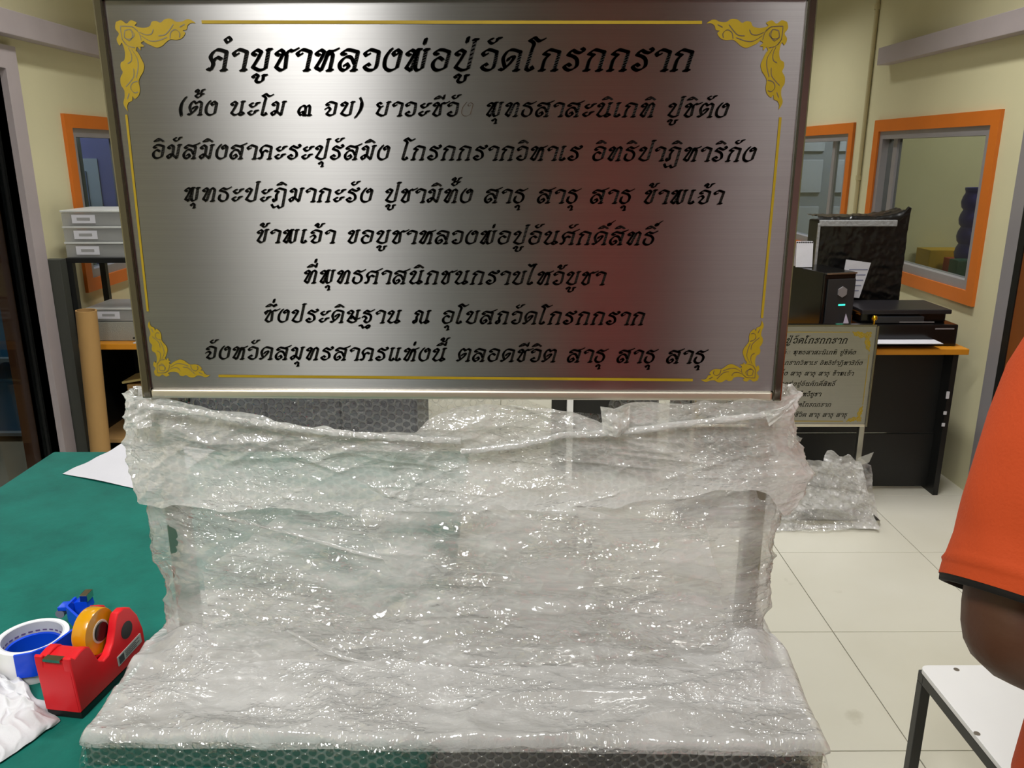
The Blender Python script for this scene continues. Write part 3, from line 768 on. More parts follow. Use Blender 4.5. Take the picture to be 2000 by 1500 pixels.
def ornament(corner, htip, vtip):
    C = Vector(plq(*corner)); Ht = Vector(plq(*htip)); Vt = Vector(plq(*vtip))
    ex = Ht - C; ey = Vt - C
    hx = Vector((math.copysign(ex.length, ex.x), 0)); vz = Vector((0, math.copysign(ey.length, ey.y)))
    def f1(p): r = C + hx * p[0] + vz.normalized() * p[1] * ex.length; return r.x, r.y
    def f2(p): r = C + vz * p[0] + hx.normalized() * p[1] * ey.length * .92; return r.x, r.y
    bm = bmesh.new()
    for k, f in enumerate((f1, f2)):
        c = catmull(ARM, 3)
        vs = [bm.verts.new((f(p)[0], YP - .0006 - k * .0001, f(p)[1])) for p in c]
        fa = bm.faces.new(vs); fa.normal_update()
        if fa.normal.y > 0: fa.normal_flip()
        bmesh.ops.triangulate(bm, faces=[fa])
    me = bpy.data.meshes.new('corner_ornament'); bm.to_mesh(me); bm.free()
    o = link('corner_ornament', me, M_ornament, sign)
    nib = [(a * .075, b * .075) for a, b in NIB]
    for k, f in enumerate((f1, f2)):
        flat_from_polys('engraved_groove', pen_polys(GROOVE, nib, 4), f, M_steelb, o, YP - .0009)
ornament((227, 43), (382, 45), (248, 217))
ornament((1537, 43), (1380, 45), (1525, 214))
ornament((1479, 743), (1369, 742), (1487, 626))
ornament((304, 733), (411, 733), (293, 627))

# twin sign on the floor in front of the desk
twin = copy_tree(sign)
twin.location = (1.228, 3.553, 0); twin.rotation_euler = (0, 0, 0)
twin['label'] = 'matching plaque stand standing on the floor in front of the black desk'

# ------------------------------------------------------------ plastic wrapping of the big stand
wrap = empty('bubble_wrap', ROOT, RZ, 'crumpled clear bubble wrap and film wound around the stand of the large plaque', 'bubble wrap')
def interp(pts):
    xs = [p[0] for p in pts]; zs = [p[1] for p in pts]
    return lambda x: np.interp(x, xs, zs)
YW = -.036
def edge(pp, yl=YW): return interp([plq(a, b, yl) for a, b in pp])
def side_edge(pp, yl=0.0):
    q = sorted([(plq(a, b, yl)[1], plq(a, b, yl)[0]) for a, b in pp]); return interp(q)

def loop_sheet(name, m, zbot_f, ztop_f, zbot_b, ztop_b, xl, xr, hd, n=520, nv=130, seed=1, amp=.007, yc=.012, pw=.35, full=True):
    t = np.linspace(0, 2 * np.pi, n, endpoint=False) if full else np.linspace(-.35, np.pi + .35, n)
    cx = np.sign(np.cos(t)) * np.abs(np.cos(t)) ** 1.0
    cy = np.sign(np.sin(t)) * np.abs(np.sin(t)) ** pw
    back = .5 - .5 * np.tanh(np.sin(t) * 6)     # 0 front, 1 back   (front: sin > 0)
    xm0 = (xl(1.2) + xr(1.2)) / 2; hw0 = (xr(1.2) - xl(1.2)) / 2
    x0 = xm0 + cx * hw0
    P = np.zeros((n, nv, 3)); UV = np.zeros((n, nv, 2))
    zb = zbot_f(x0) * (1 - back) + zbot_b(x0) * back
    zt = ztop_f(x0) * (1 - back) + ztop_b(x0) * back
    v = np.linspace(0, 1, nv)
    Z = zb[:, None] + (zt - zb)[:, None] * v[None, :]
    XLz, XRz = xl(Z), xr(Z)
    X = (XLz + XRz) / 2 + cx[:, None] * (XRz - XLz) / 2
    ds = np.sqrt((np.roll(x0, -1) - x0) ** 2 + (hd * (np.roll(cy, -1) - cy)) ** 2)
    s = np.concatenate([[0], np.cumsum(ds)[:-1]])
    U = np.repeat(s[:, None], nv, 1)
    Wn = wrinkle(X * 1.0 + cy[:, None] * .3, Z, seed)
    Wl = fbm(X * 9 + cy[:, None] * 2, Z * 16, seed + 5)
    jag = (vn(x0 * 45 + cy * 3, x0 * 0, seed + 9) - .5) * .008
    Z = Z + jag[:, None] * (np.abs(v - .5) * 2)[None, :] ** 3
    off = amp * (Wn - .4) + amp * 1.4 * (Wl - .5)
    Y = yc - cy[:, None] * hd - off * np.sign(cy)[:, None] * np.abs(cy)[:, None]
    X = X + off * 1.3 * (np.abs(cx[:, None]) ** 8) * np.sign(cx)[:, None]
    P[..., 0] = X; P[..., 1] = Y; P[..., 2] = Z
    UV[..., 0] = U; UV[..., 1] = Z
    return grid_mesh(name, P, UV, full, m, wrap)

top_f = edge([(230, 782), (290, 788), (400, 806), (520, 826), (600, 838), (700, 848), (815, 850), (835, 826), (880, 803), (1000, 798), (1080, 802), (1130, 818), (1176, 832), (1190, 800), (1250, 794), (1400, 794), (1490, 786), (1560, 776)])
top_b = edge([(230, 782), (300, 780), (500, 778), (820, 776), (1000, 800), (1085, 830), (1180, 838), (1200, 790), (1400, 780), (1560, 778)], .05)
bot_f = edge([(250, 1002), (360, 1003), (450, 1010), (560, 1000), (700, 1012), (900, 1004), (1100, 1010), (1300, 985), (1400, 965), (1470, 975), (1520, 1022), (1600, 1030)])
bot_b = lambda x: bot_f(x) + .01
bl = side_edge([(255, 782), (248, 830), (256, 890), (270, 950), (277, 1004)])
br = side_edge([(1546, 778), (1546, 850), (1560, 890), (1571, 925), (1566, 960), (1530, 1015)])
loop_sheet('upper_wrap_band', M_bub, bot_f, top_f, bot_b, lambda x: top_f(x) + .0, bl, br, .034, seed=2, amp=.010, full=False)
# clear back panel of the band, seen under the plaque
bx0, bx1 = plq(275, 790, .04)[0], plq(1500, 790, .04)[0]
nu, nv = 260, 60
X, Z = np.meshgrid(np.linspace(bx0, bx1, nu), np.linspace(0, 1, nv), indexing='ij')
zt = top_b(X) + .02; zb = zt * 0 + plq(700, 900, .04)[1]
ZZ = zb + (zt - zb) * Z
P = np.stack([X, .050 + .004 * wrinkle(X, ZZ, 8), ZZ], -1)
grid_mesh('rear_wrap_panel', M_bubclear and P, np.stack([X, ZZ], -1), False, M_bubclear, wrap) if False else grid_mesh('rear_wrap_panel', P, np.stack([X, ZZ], -1), False, M_bubclear, wrap)

# lower film between the posts
ll = side_edge([(283, 960), (293, 1005), (300, 1060), (298, 1098), (318, 1130), (322, 1180), (335, 1240), (342, 1320)])
lr = side_edge([(1530, 960), (1513, 1035), (1510, 1100), (1503, 1180), (1487, 1230), (1485, 1320)])
tf2 = edge([(200, 980), (800, 985), (1600, 960)], -.02); bf2 = edge([(200, 1310), (500, 1322), (900, 1335), (1300, 1345), (1600, 1330)], -.03)
loop_sheet('stretch_film', M_film, bf2, tf2, bf2, tf2, ll, lr, .022, seed=11, amp=.009, pw=.5)

# second loose layer: milky diagonal folds in front of the film
def patch(name, corners, m, seed, amp, y0, nu=160, nv=90, parent=wrap, lift_=0):
    """loose sheet through four photo corners (tl, tr, br, bl) on the plane local y = y0"""
    c = [plq(a, b, y0) for a, b in corners]
    u, v = np.meshgrid(np.linspace(0, 1, nu), np.linspace(0, 1, nv), indexing='ij')
    X = (c[3][0] * (1 - u) + c[2][0] * u) * (1 - v) + (c[0][0] * (1 - u) + c[1][0] * u) * v
    Z = (c[3][1] * (1 - u) + c[2][1] * u) * (1 - v) + (c[0][1] * (1 - u) + c[1][1] * u) * v
    X = X + (vn(v * 9, u * 0 + 3, seed) - .5) * .015 * (np.abs(u - .5) * 2) ** 4
    Z = Z + (vn(u * 12, v * 0 + 5, seed) - .5) * .018 * (np.abs(v - .5) * 2) ** 4
    Y = y0 - amp * wrinkle(X, Z, seed) - amp * .8 * (fbm(X * 10, Z * 14, seed) - .5)
    return grid_mesh(name, np.stack([X, Y, Z], -1), np.stack([X, Z], -1), False, m, parent)
patch('film_fold', [(560, 1000), (1380, 1000), (1430, 1270), (400, 1110)], M_filmc, 21, .010, -.030)
patch('film_fold', [(700, 990), (1160, 990), (1150, 1200), (800, 1210)], M_filmc, 23, .012, -.036)
patch('film_fold', [(400, 1110), (1100, 1120), (1420, 1330), (420, 1330)], M_filmc, 25, .012, -.040)

# bubble wrap over the base board
def box_cover(name, m, x0, x1, y0, y1, z0, z1, seed, amp, rr=.012, parent=wrap, hump=None, res=.0035):
    """closed skin over the board: a strip (front-bottom, front, top, back) plus both ends"""
    path = []
    def add(a, b, n):
        for i in range(n): path.append((a[0] + (b[0] - a[0]) * i / n, a[1] + (b[1] - a[1]) * i / n))
    add((y0, z0), (y0, z1 - rr), max(3, int((z1 - z0) / res)))
    for i in range(6): a = math.pi - i / 6 * math.pi / 2; path.append((y0 + rr + rr * math.cos(a), z1 - rr + rr * math.sin(a)))
    add((y0 + rr, z1), (y1 - rr, z1), int((y1 - y0) / res))
    for i in range(6): a = math.pi / 2 - i / 6 * math.pi / 2; path.append((y1 - rr + rr * math.cos(a), z1 - rr + rr * math.sin(a)))
    add((y1, z1 - rr), (y1, z0), 8); path.append((y1, z0))
    pa = np.array(path); n = len(pa); nu = int((x1 - x0) / res)
    s = np.concatenate([[0], np.cumsum(np.linalg.norm(np.diff(pa, axis=0), axis=1))])
    u = np.linspace(0, 1, nu)
    X = (x0 + (x1 - x0) * u)[:, None] + np.zeros((1, n)); Y = np.repeat(pa[None, :, 0], nu, 0); Z = np.repeat(pa[None, :, 1], nu, 0)
    S = np.repeat(s[None, :], nu, 0)
    Wn = wrinkle(X, S, seed) * amp + (fbm(X * 12, S * 14, seed) - .5) * amp
    fy = np.clip((y0 + rr - Y) / rr, 0, 1) ; fz = np.clip((Z - (z1 - rr)) / rr, 0, 1)
    # round the ends down
    e = np.minimum(X - x0, x1 - X); k = np.clip(1 - e / .016, 0, 1) ** 2
    Yc = (y0 + y1) / 2
    Z2 = Z + Wn * fz
    if hump is not None: Z2 = Z2 + hump(X, Y) * fz
    Z2 = Z2 - k * (Z2 - z0) * .75
    Y2 = Y - Wn * fy * .7
    Y2 = Y2 + (Yc - Y2) * k * .03
    return grid_mesh(name, np.stack([X, Y2, Z2], -1), np.stack([X, S], -1), False, m, parent)
def hump(X, Y):
    h = .018 * np.exp(-((Y - .0) / .05) ** 2) + .008 * np.exp(-((Y + .06) / .05) ** 2)
    for xp in (PX0 + .014, PX1 - .014):
        h = h + .03 * np.exp(-((X - xp) ** 2 + (Y + .0) ** 2) / .035 ** 2)
    return h * (1 + .9 * (fbm(X * 8, Y * 9, 31) - .5)) + .008 * ridge(X * 6 + Y * 4, Y * 14 - X * 2, 33, 3)
box_cover('base_bubble_wrap', M_bubclear, -.459, .459, -.175, .172, .001, BH + .006, 41, .004)
box_cover('base_film', M_milk, -.457, .459, -.171, .170, BH - .004, BH + .010, 43, .007, rr=.004, hump=hump)

def roll(name, pts, y0, r, m, seed):
    c = [Vector((plq(a, b, y0)[0], y0, plq(a, b, y0)[1])) for a, b in pts]
    k = len(c); nn = 220; ts = np.linspace(0, k - 1, nn)
    C = np.stack([np.interp(ts, range(k), [p[j] for p in c]) for j in range(3)], -1)
    th = np.linspace(0, 2 * np.pi, 24, endpoint=False)
    RR = r * (.55 + .9 * fbm(ts[None, :] * 6 + np.cos(th)[:, None] * .8, np.sin(th)[:, None] * .8 + ts[None, :] * 2, seed))
    P = np.zeros((24, nn, 3)); P[..., 0] = C[:, 0]; P[..., 1] = C[:, 1] + np.cos(th)[:, None] * RR * .8; P[..., 2] = C[:, 2] + np.sin(th)[:, None] * RR
    UV = np.stack([P[..., 0], th[:, None] * r + 0 * RR], -1)
    grid_mesh(name, P, UV, True, m, wrap)
roll('rolled_film_edge', [(252, 790), (300, 794), (400, 808), (520, 828), (600, 840), (700, 850), (800, 856), (900, 862)], -.033, .0042, M_bub, 91)
roll('rolled_film_edge', [(900, 882), (1000, 872), (1100, 850), (1200, 846), (1350, 826), (1480, 812), (1545, 800)], -.033, .004, M_bub, 92)
roll('rolled_film_edge', [(420, 1005), (560, 1040), (700, 1080), (850, 1110), (1000, 1125)], -.040, .0022, M_filmc, 94)
roll('rolled_film_edge', [(560, 1230), (640, 1275), (740, 1302), (950, 1300), (1150, 1290), (1300, 1270)], -.050, .0025, M_filmc, 95)
# torn corners of film
def flap(name, pts, y0, seed, m):
    c = [Vector((plq(a, b, y0)[0], y0, plq(a, b, y0)[1])) for a, b in pts]
    n = 26
    u, v = np.meshgrid(np.linspace(0, 1, n), np.linspace(0, 1, n), indexing='ij')
    P = np.zeros((n, n, 3))
    for k in range(3):
        P[..., k] = (c[0][k] * (1 - u) + c[1][k] * u) * (1 - v) + (c[3][k] * (1 - u) + c[2][k] * u) * v
    P[..., 1] -= .014 * np.sin(u * 3) * vn(u * 4, v * 4, seed) + .006 * wrinkle(u * .1, v * .1, seed)
    grid_mesh(name, P, np.stack([u * .06, v * .05], -1), False, m, wrap)
flap('torn_flap', [(1490, 800), (1545, 778), (1558, 772), (1500, 830)], -.035, 51, M_bub)
flap('torn_flap', [(1535, 835), (1566, 852), (1555, 868), (1538, 872)], -.01, 52, M_filmc)
flap('torn_flap', [(1172, 792), (1230, 790), (1225, 850), (1178, 845)], -.03, 53, M_bub)
flap('torn_flap', [(250, 782), (292, 776), (300, 830), (246, 830)], -.03, 54, M_bub)

# ------------------------------------------------------------ tables
TX0 = at_z(105, 882, .9).x; TY1 = at_z(105, 882, .9).y
SPL = -.10
tb = empty('work_table', ((TX0 + SPL) / 2, 1.2, 0), 0, 'work table with green cover on the left under the tape dispenser', 'table')
cx_ = tb.location.x; cy_ = tb.location.y
MB().box(TX0 - cx_, SPL - cx_, .3 - cy_, TY1 - cy_, .872, .900, bev=.004).build('table_top', M_green, tb)
MB().box(TX0 + .03 - cx_, SPL - .03 - cx_, .33 - cy_, TY1 - .03 - cy_, .80, .872).build('apron', M_dark, tb)
for ax in (TX0 + .06, SPL - .06):
    for ay in (.38, TY1 - .08):
        MB().box(ax - .02 - cx_, ax + .02 - cx_, ay - .02 - cy_, ay + .02 - cy_, 0, .80).build('leg', M_dark, tb)
t2 = empty('side_table', ((SPL + .375) / 2, .85, 0), 0, 'dark grey work table under the right half of the wrapped stand', 'table')
cx_ = t2.location.x
M_cream = mat('dark_grey_laminate', (52, 54, 54), .45)
MB().box(SPL + .004 - cx_, .375 - cx_, .30 - .85, 1.22 - .85, .875, .8995, bev=.003).build('table_top', M_cream, t2)
for ax in (SPL + .06, .335):
    for ay in (.36, 1.17):
        MB().box(ax - .018 - cx_, ax + .018 - cx_, ay - .018 - .85, ay + .018 - .85, 0, .875).build('leg', M_steelb, t2)

# paper on the table
pc = [at_z(122, 926, .901), at_z(250, 868, .901), at_z(420, 880, .901), at_z(300, 962, .901)]
u, v = np.meshgrid(np.linspace(0, 1, 24), np.linspace(0, 1, 18), indexing='ij')
P = np.zeros((24, 18, 3)); c0 = (pc[0] + pc[2]) / 2
for k in range(3):
    P[..., k] = (pc[0][k] * (1 - u) + pc[1][k] * u) * (1 - v) + (pc[3][k] * (1 - u) + pc[2][k] * u) * v - c0[k]
P[..., 2] += .001 + .010 * u ** 3 * (1 - v) + .002 * np.sin(u * 9 + v * 4) ** 2
po = grid_mesh('paper_sheet', P, None, False, M_paper, label='white paper sheet with faint writing lying behind the stand on green table', cat='paper')
po.location = c0
M_pencil = mat('faint_pencil', (176, 176, 186), .8, var=0)
for k in range(4):
    MB().box(-.02 + .01 * k, .05 + .008 * k, -.025 + .016 * k, -.0235 + .016 * k, .0065, .0068).build('handwriting', M_pencil, po)

# ------------------------------------------------------------ red desk tape dispenser
A = at_z(120, 1406, .9); B_ = at_z(162, 1402, .9)
dloc = at_z(119, 1406, .9)
dr = at_z(272, 1292, .9) - at_z(163, 1402, .9)
drz = -math.atan2(dr.x, dr.y)
disp = empty('tape_dispenser', (dloc.x + .003, dloc.y + .004, .900), drz, 'red weighted desk tape dispenser on the green table', 'tape dispenser')
disp.scale = (.95, .95, .95)
Wd = .028
side = [(0, .012), (.150, .012), (.158, .020), (.157, .048), (.148, .078), (.134, .099), (.118, .107), (.104, .106), (.098, .098), (.092, .084), (.084, .068), (.072, .057), (.060, .055), (.050, .062), (.043, .078), (.036, .094), (.028, .099), (.018, .099), (.004, .096), (-.002, .102), (-.005, .100), (-.005, .088)]
front = [(0, .012), (.052, .012), (.052, .058), (.043, .078), (.036, .092), (.028, .095), (.004, .093), (-.002, .094), (-.004, .078)]
m = MB(); m.prism(side, -Wd, -.015, 'x', bev=.003); m.prism(side, .015, Wd, 'x', bev=.003)
m.prism([(a - .0008 if a < .02 else a, b + .0004) for a, b in front], -Wd + .003, Wd - .003, 'x', bev=.001)
m.box(-.0155, .0155, .045, .15, .012, .034)
m.box(-.016, .016, .145, .157, .012, .07)
m.build('dispenser_body', M_red, disp, smooth=True)
MB().box(-Wd + .001, Wd - .001, .001, .154, 0, .012, bev=.002).build('rubber_base', M_black, disp)
MB().box(-.013, .013, -.007, .004, .0945, .0985).build('cutting_blade', M_steel, disp)
MB().cyl((Wd - .001, .118, .070), (Wd + .0008, .118, .070), .0135).build('hub_disc', mat('charcoal', (38, 34, 36), .5), disp)
q = MB(); Mx = Matrix.Translation((Wd + .0003, .118, .036)) @ Matrix.Rotation(R(4), 4, 'X')
q.box(-.0004, .0006, -.030, .030, -.008, .008, M=Mx)
lb = q.build('label_sticker', mat('grey_sticker', (168, 172, 168), .5, var=.02), disp)
q = MB(); q.box(.0005, .0010, -.027, -.015, -.006, .006, M=Mx)
for k in range(4): q.box(.0005, .0010, -.011, .024 - (k % 2) * .008, .0042 - k * .0030, .0052 - k * .0030, M=Mx)
q.build('sticker_print', mat('sticker_ink', (60, 62, 66), .6), lb)
# amber tape roll in it
rl = empty('tape_roll', Matrix.LocRotScale(disp.location, disp.rotation_euler, disp.scale) @ Vector((0, .083, .088)), drz, 'amber adhesive tape roll seated in the red dispenser', 'tape roll')
MX = Matrix.Rotation(R(90), 4, 'Y')
MB().lathe([(.0165, -.0105), (.032, -.0105), (.0328, -.009), (.0328, .009), (.032, .0105), (.0165, .0105)], 48, MX).build('tape_winding', M_amber, rl, smooth=True)
MB().lathe([(.0135, -.0112), (.0165, -.0112), (.0165, .0112), (.0135, .0112)], 40, MX).build('core', mat('pale_core', (206, 196, 186), .6), rl, smooth=True)
MB().cyl((-.0135, 0, 0), (.0135, 0, 0), .0132, n=32).build('hub', M_blackg, rl, smooth=True)

# white tape roll with the blue hand cutter
wc = at_z(62, 1240, .952)
wr = empty('packing_tape_roll', (wc.x, wc.y, .900), 0, 'large white tape roll lying on its side beside the red dispenser', 'tape roll')
MB().lathe([(.0425, .0), (.0485, .0), (.0490, .001), (.0490, .049), (.0485, .050), (.0425, .050)], 64).build('tape_winding', M_white, wr, smooth=True)
MB().lathe([(.0400, .0005), (.0424, .0005), (.0424, .0498), (.0400, .0498)], 64).build('card_core', mat('printed_core', (196, 198, 206), .6, var=.02), wr, smooth=True)
q = MB()
for k in range(26):
    a = k / 26 * math.pi * 2; 
    for row in (.036, .028):
        MM = Matrix.Rotation(a, 4, 'Z') @ Matrix.Translation((.0398, 0, row))
        q.box(-.0002, .0002, -.003, .003, -.0012, .0012, M=MM)
q.build('core_print', mat('core_ink', (110, 92, 130), .6), wr)
bc = empty('blue_tape_cutter', (wc.x, wc.y, .901), 0, 'blue plastic hand tape cutter fitted inside the white tape roll', 'tape cutter')
MB().lathe([(.0355, .003), (.0390, .003), (.0392, .005), (.0392, .030), (.0385, .032), (.0355, .031)], 56).build('inner_ring', M_blue, bc, smooth=True)
# arm strip from roll front to the head
hd_ = at_z(150, 1183, .935) - Vector((wc.x, wc.y, .901)); hd_.z = .034
p0 = Vector((-.006, -.052, 0)); p1 = Vector((.040, -.036, 0)); p2 = Vector((.052, .0, 0)); p3 = Vector((.048, .05, 0)); 
arm = [Vector((.004, -.053, .0)), Vector((.024, -.046, 0)), Vector((.044, -.028, 0)), Vector((.053, .0, 0)), Vector((.058, .035, 0)), Vector((hd_.x * .9, hd_.y * .75, 0)), Vector((hd_.x, hd_.y, 0))]
n = len(arm); nn = 40
ts = np.linspace(0, n - 1, nn)
ax_ = np.interp(ts, range(n), [p.x for p in arm]); ay_ = np.interp(ts, range(n), [p.y for p in arm])
zt = np.interp(ts, range(n), [.052, .052, .053, .054, .052, .05, .05]); zb = np.interp(ts, range(n), [.016, .014, .014, .016, .02, .026, .03])
bm = bmesh.new(); rows = []
for i in range(nn):
    j = min(i + 1, nn - 1); k = max(i - 1, 0)
    d = Vector((ax_[j] - ax_[k], ay_[j] - ay_[k], 0)).normalized(); nrm = Vector((d.y, -d.x, 0)) * .0018
    c = Vector((ax_[i], ay_[i], 0))
    rows.append([bm.verts.new(c - nrm + Vector((0, 0, zb[i]))), bm.verts.new(c + nrm + Vector((0, 0, zb[i]))), bm.verts.new(c + nrm + Vector((0, 0, zt[i]))), bm.verts.new(c - nrm + Vector((0, 0, zt[i])))])
for i in range(nn - 1):
    for k in range(4): bm.faces.new((rows[i][k], rows[i + 1][k], rows[i + 1][(k + 1) % 4], rows[i][(k + 1) % 4]))
bm.faces.new(rows[0]); bm.faces.new(rows[-1][::-1])
bmesh.ops.recalc_face_normals(bm, faces=bm.faces)
mb = MB(); mb.bm.free(); mb.bm = bm; mb.build('side_plate', M_blue, bc, smooth=True)
h0 = Vector((hd_.x, hd_.y, .03))
q = MB(); q.prism([(-.026, .030), (-.026, .036), (-.008, .038), (.004, .046), (.022, .048), (.024, .034), (.016, .020), (.004, .008), (-.002, .012), (.000, .024), (-.006, .030)], -.010, .010, 'y', bev=.0015)
q.build('cutter_head', M_blue, bc, smooth=True, M=Matrix.Translation((hd_.x, hd_.y, 0)))
MB().box(hd_.x + .012, hd_.x + .024, hd_.y - .010, hd_.y + .010, .046, .058, bev=.001).build('cutter_blade', M_steel, bc)
MB().cyl((hd_.x - .024, hd_.y - .009, .024), (hd_.x - .024, hd_.y + .009, .024), .007).build('roller', mat('grey_roller', (120, 120, 140), .4), bc)

# crumpled tissue in the lower left corner
tc_ = [at_z(-60, 1310, .9), at_z(40, 1335, .9), at_z(116, 1412, .9), at_z(-40, 1520, .9)]
u, v = np.meshgrid(np.linspace(0, 1, 120), np.linspace(0, 1, 120), indexing='ij')
P = np.zeros((120, 120, 3)); c0 = (tc_[0] + tc_[2]) / 2
for k in range(3):
    P[..., k] = (tc_[0][k] * (1 - u) + tc_[1][k] * u) * (1 - v) + (tc_[3][k] * (1 - u) + tc_[2][k] * u) * v - c0[k]
ed = np.minimum(np.minimum(u, 1 - u), np.minimum(v, 1 - v)); kk = np.clip(ed * 7, 0, 1)
P[..., 2] = .0015 + kk * (.006 + .020 * fbm(u * 3, v * 3, 61, 3) * (1 - .4 * u) + .010 * ridge(u * 3 + v, v * 5 - u * 2, 62, 2) + .004 * ridge(u * 9, v * 11, 63, 2)) + (1 - kk) * .003 * vn(u * 9, v * 9, 64)
P[..., 0] += (vn(v * 8, u * 3, 65) - .5) * .018; P[..., 1] += (vn(u * 8, v * 3, 66) - .5) * .018
to = grid_mesh('crumpled_tissue', P, None, False, mat('white_tissue', (206, 207, 212), .85, var=.02, bump=.2, bscale=60), label='crumpled white tissue in front of the white tape roll', cat='tissue')
to.location = c0

# ------------------------------------------------------------ stool
sc = at_z(1795, 1299, .45)
st = empty('stool', (sc.x + .20, sc.y - .20, 0), 0, 'low square stool with white top and black steel frame beside the person', 'stool')
S2 = .20
MB().box(-S2 + .004, S2 - .004, -S2 + .004, S2 - .004, .436, .450, bev=.0).build('seat_board', M_white, st) if False else None
q = MB()
pts = []
for (cx, cy, a0) in ((S2 - .02, S2 - .02, 0), (-S2 + .02, S2 - .02, 90), (-S2 + .02, -S2 + .02, 180), (S2 - .02, -S2 + .02, 270)):
    for k in range(7):
        a = R(a0 + k * 15); pts.append((cx + .02 * math.cos(a), cy + .02 * math.sin(a)))
q.prism(pts, .438, .450, 'z', bev=.0012); q.build('seat_board', M_white, st, smooth=True)
M_frame = mat('black_steel_tube', (34, 34, 34), .4)
q = MB(); t = .024
q.box(-S2, S2, S2 - t, S2, .412, .438, bev=.002); q.box(-S2, S2, -S2, -S2 + t, .412, .438, bev=.002)
q.box(-S2, -S2 + t, -S2 + t, S2 - t, .412, .438, bev=.002); q.box(S2 - t, S2, -S2 + t, S2 - t, .412, .438, bev=.002)
q.build('seat_frame', M_frame, st)
for ax in (-1, 1):
    for ay in (-1, 1):
        x0, x1 = sorted((ax * S2, ax * (S2 - t))); y0, y1 = sorted((ay * S2, ay * (S2 - t)))
        MB().box(x0, x1, y0, y1, 0, .412, bev=.002).build('leg', M_frame, st)
for (px, py) in ((1868, 1308), (1908, 1433)):
    p = at_z(px, py, .45) - Vector(st.location)
    MB().cyl((p.x, p.y, .4495), (p.x, p.y, .4512), .0065, n=16).build('screw_head', M_steelb, st)
for p in ((.15, .15), (.15, -.15)):
    MB().cyl((p[0], p[1], .4495), (p[0], p[1], .4512), .0065, n=16).build('screw_head', M_steelb, st)

# ------------------------------------------------------------ people
def skin_body(name, joints, bones, m, parent, sub=2):
    """joints: name -> (pos, radius)"""
    idx = {k: i for i, k in enumerate(joints)}
    me = bpy.data.meshes.new(name)
    me.from_pydata([tuple(joints[k][0]) for k in joints], [(idx[a], idx[b]) for a, b in bones], [])
    o = link(name, me, m, parent)
    md = o.modifiers.new('skin', 'SKIN'); md.use_smooth_shade = True
    me.skin_vertices or None
    if not me.skin_vertices:
        bpy.context.view_layer.objects.active = o
        me.attributes
    for k, i in idx.items():
        r = joints[k][1]
        sv = me.skin_vertices[0].data[i]
        sv.radius = (r, r) if not isinstance(r, tuple) else r
        sv.use_root = (i == 0)
    o.modifiers.new('sub', 'SUBSURF').levels = sub
    o.modifiers['sub'].render_levels = sub
    return o

def loft(name, rings, m, parent, n=36, closed=False, **k):
    """rings: list of (centre, axis_u, axis_v) vectors"""
    P = np.zeros((n, len(rings), 3)); 
    for j, (c, a, b) in enumerate(rings):
        for i in range(n):
            t = 2 * math.pi * i / n
            p = Vector(c) + Vector(a) * math.cos(t) + Vector(b) * math.sin(t)
            P[i, j] = p
    return grid_mesh(name, P, None, True, m, parent, **k)

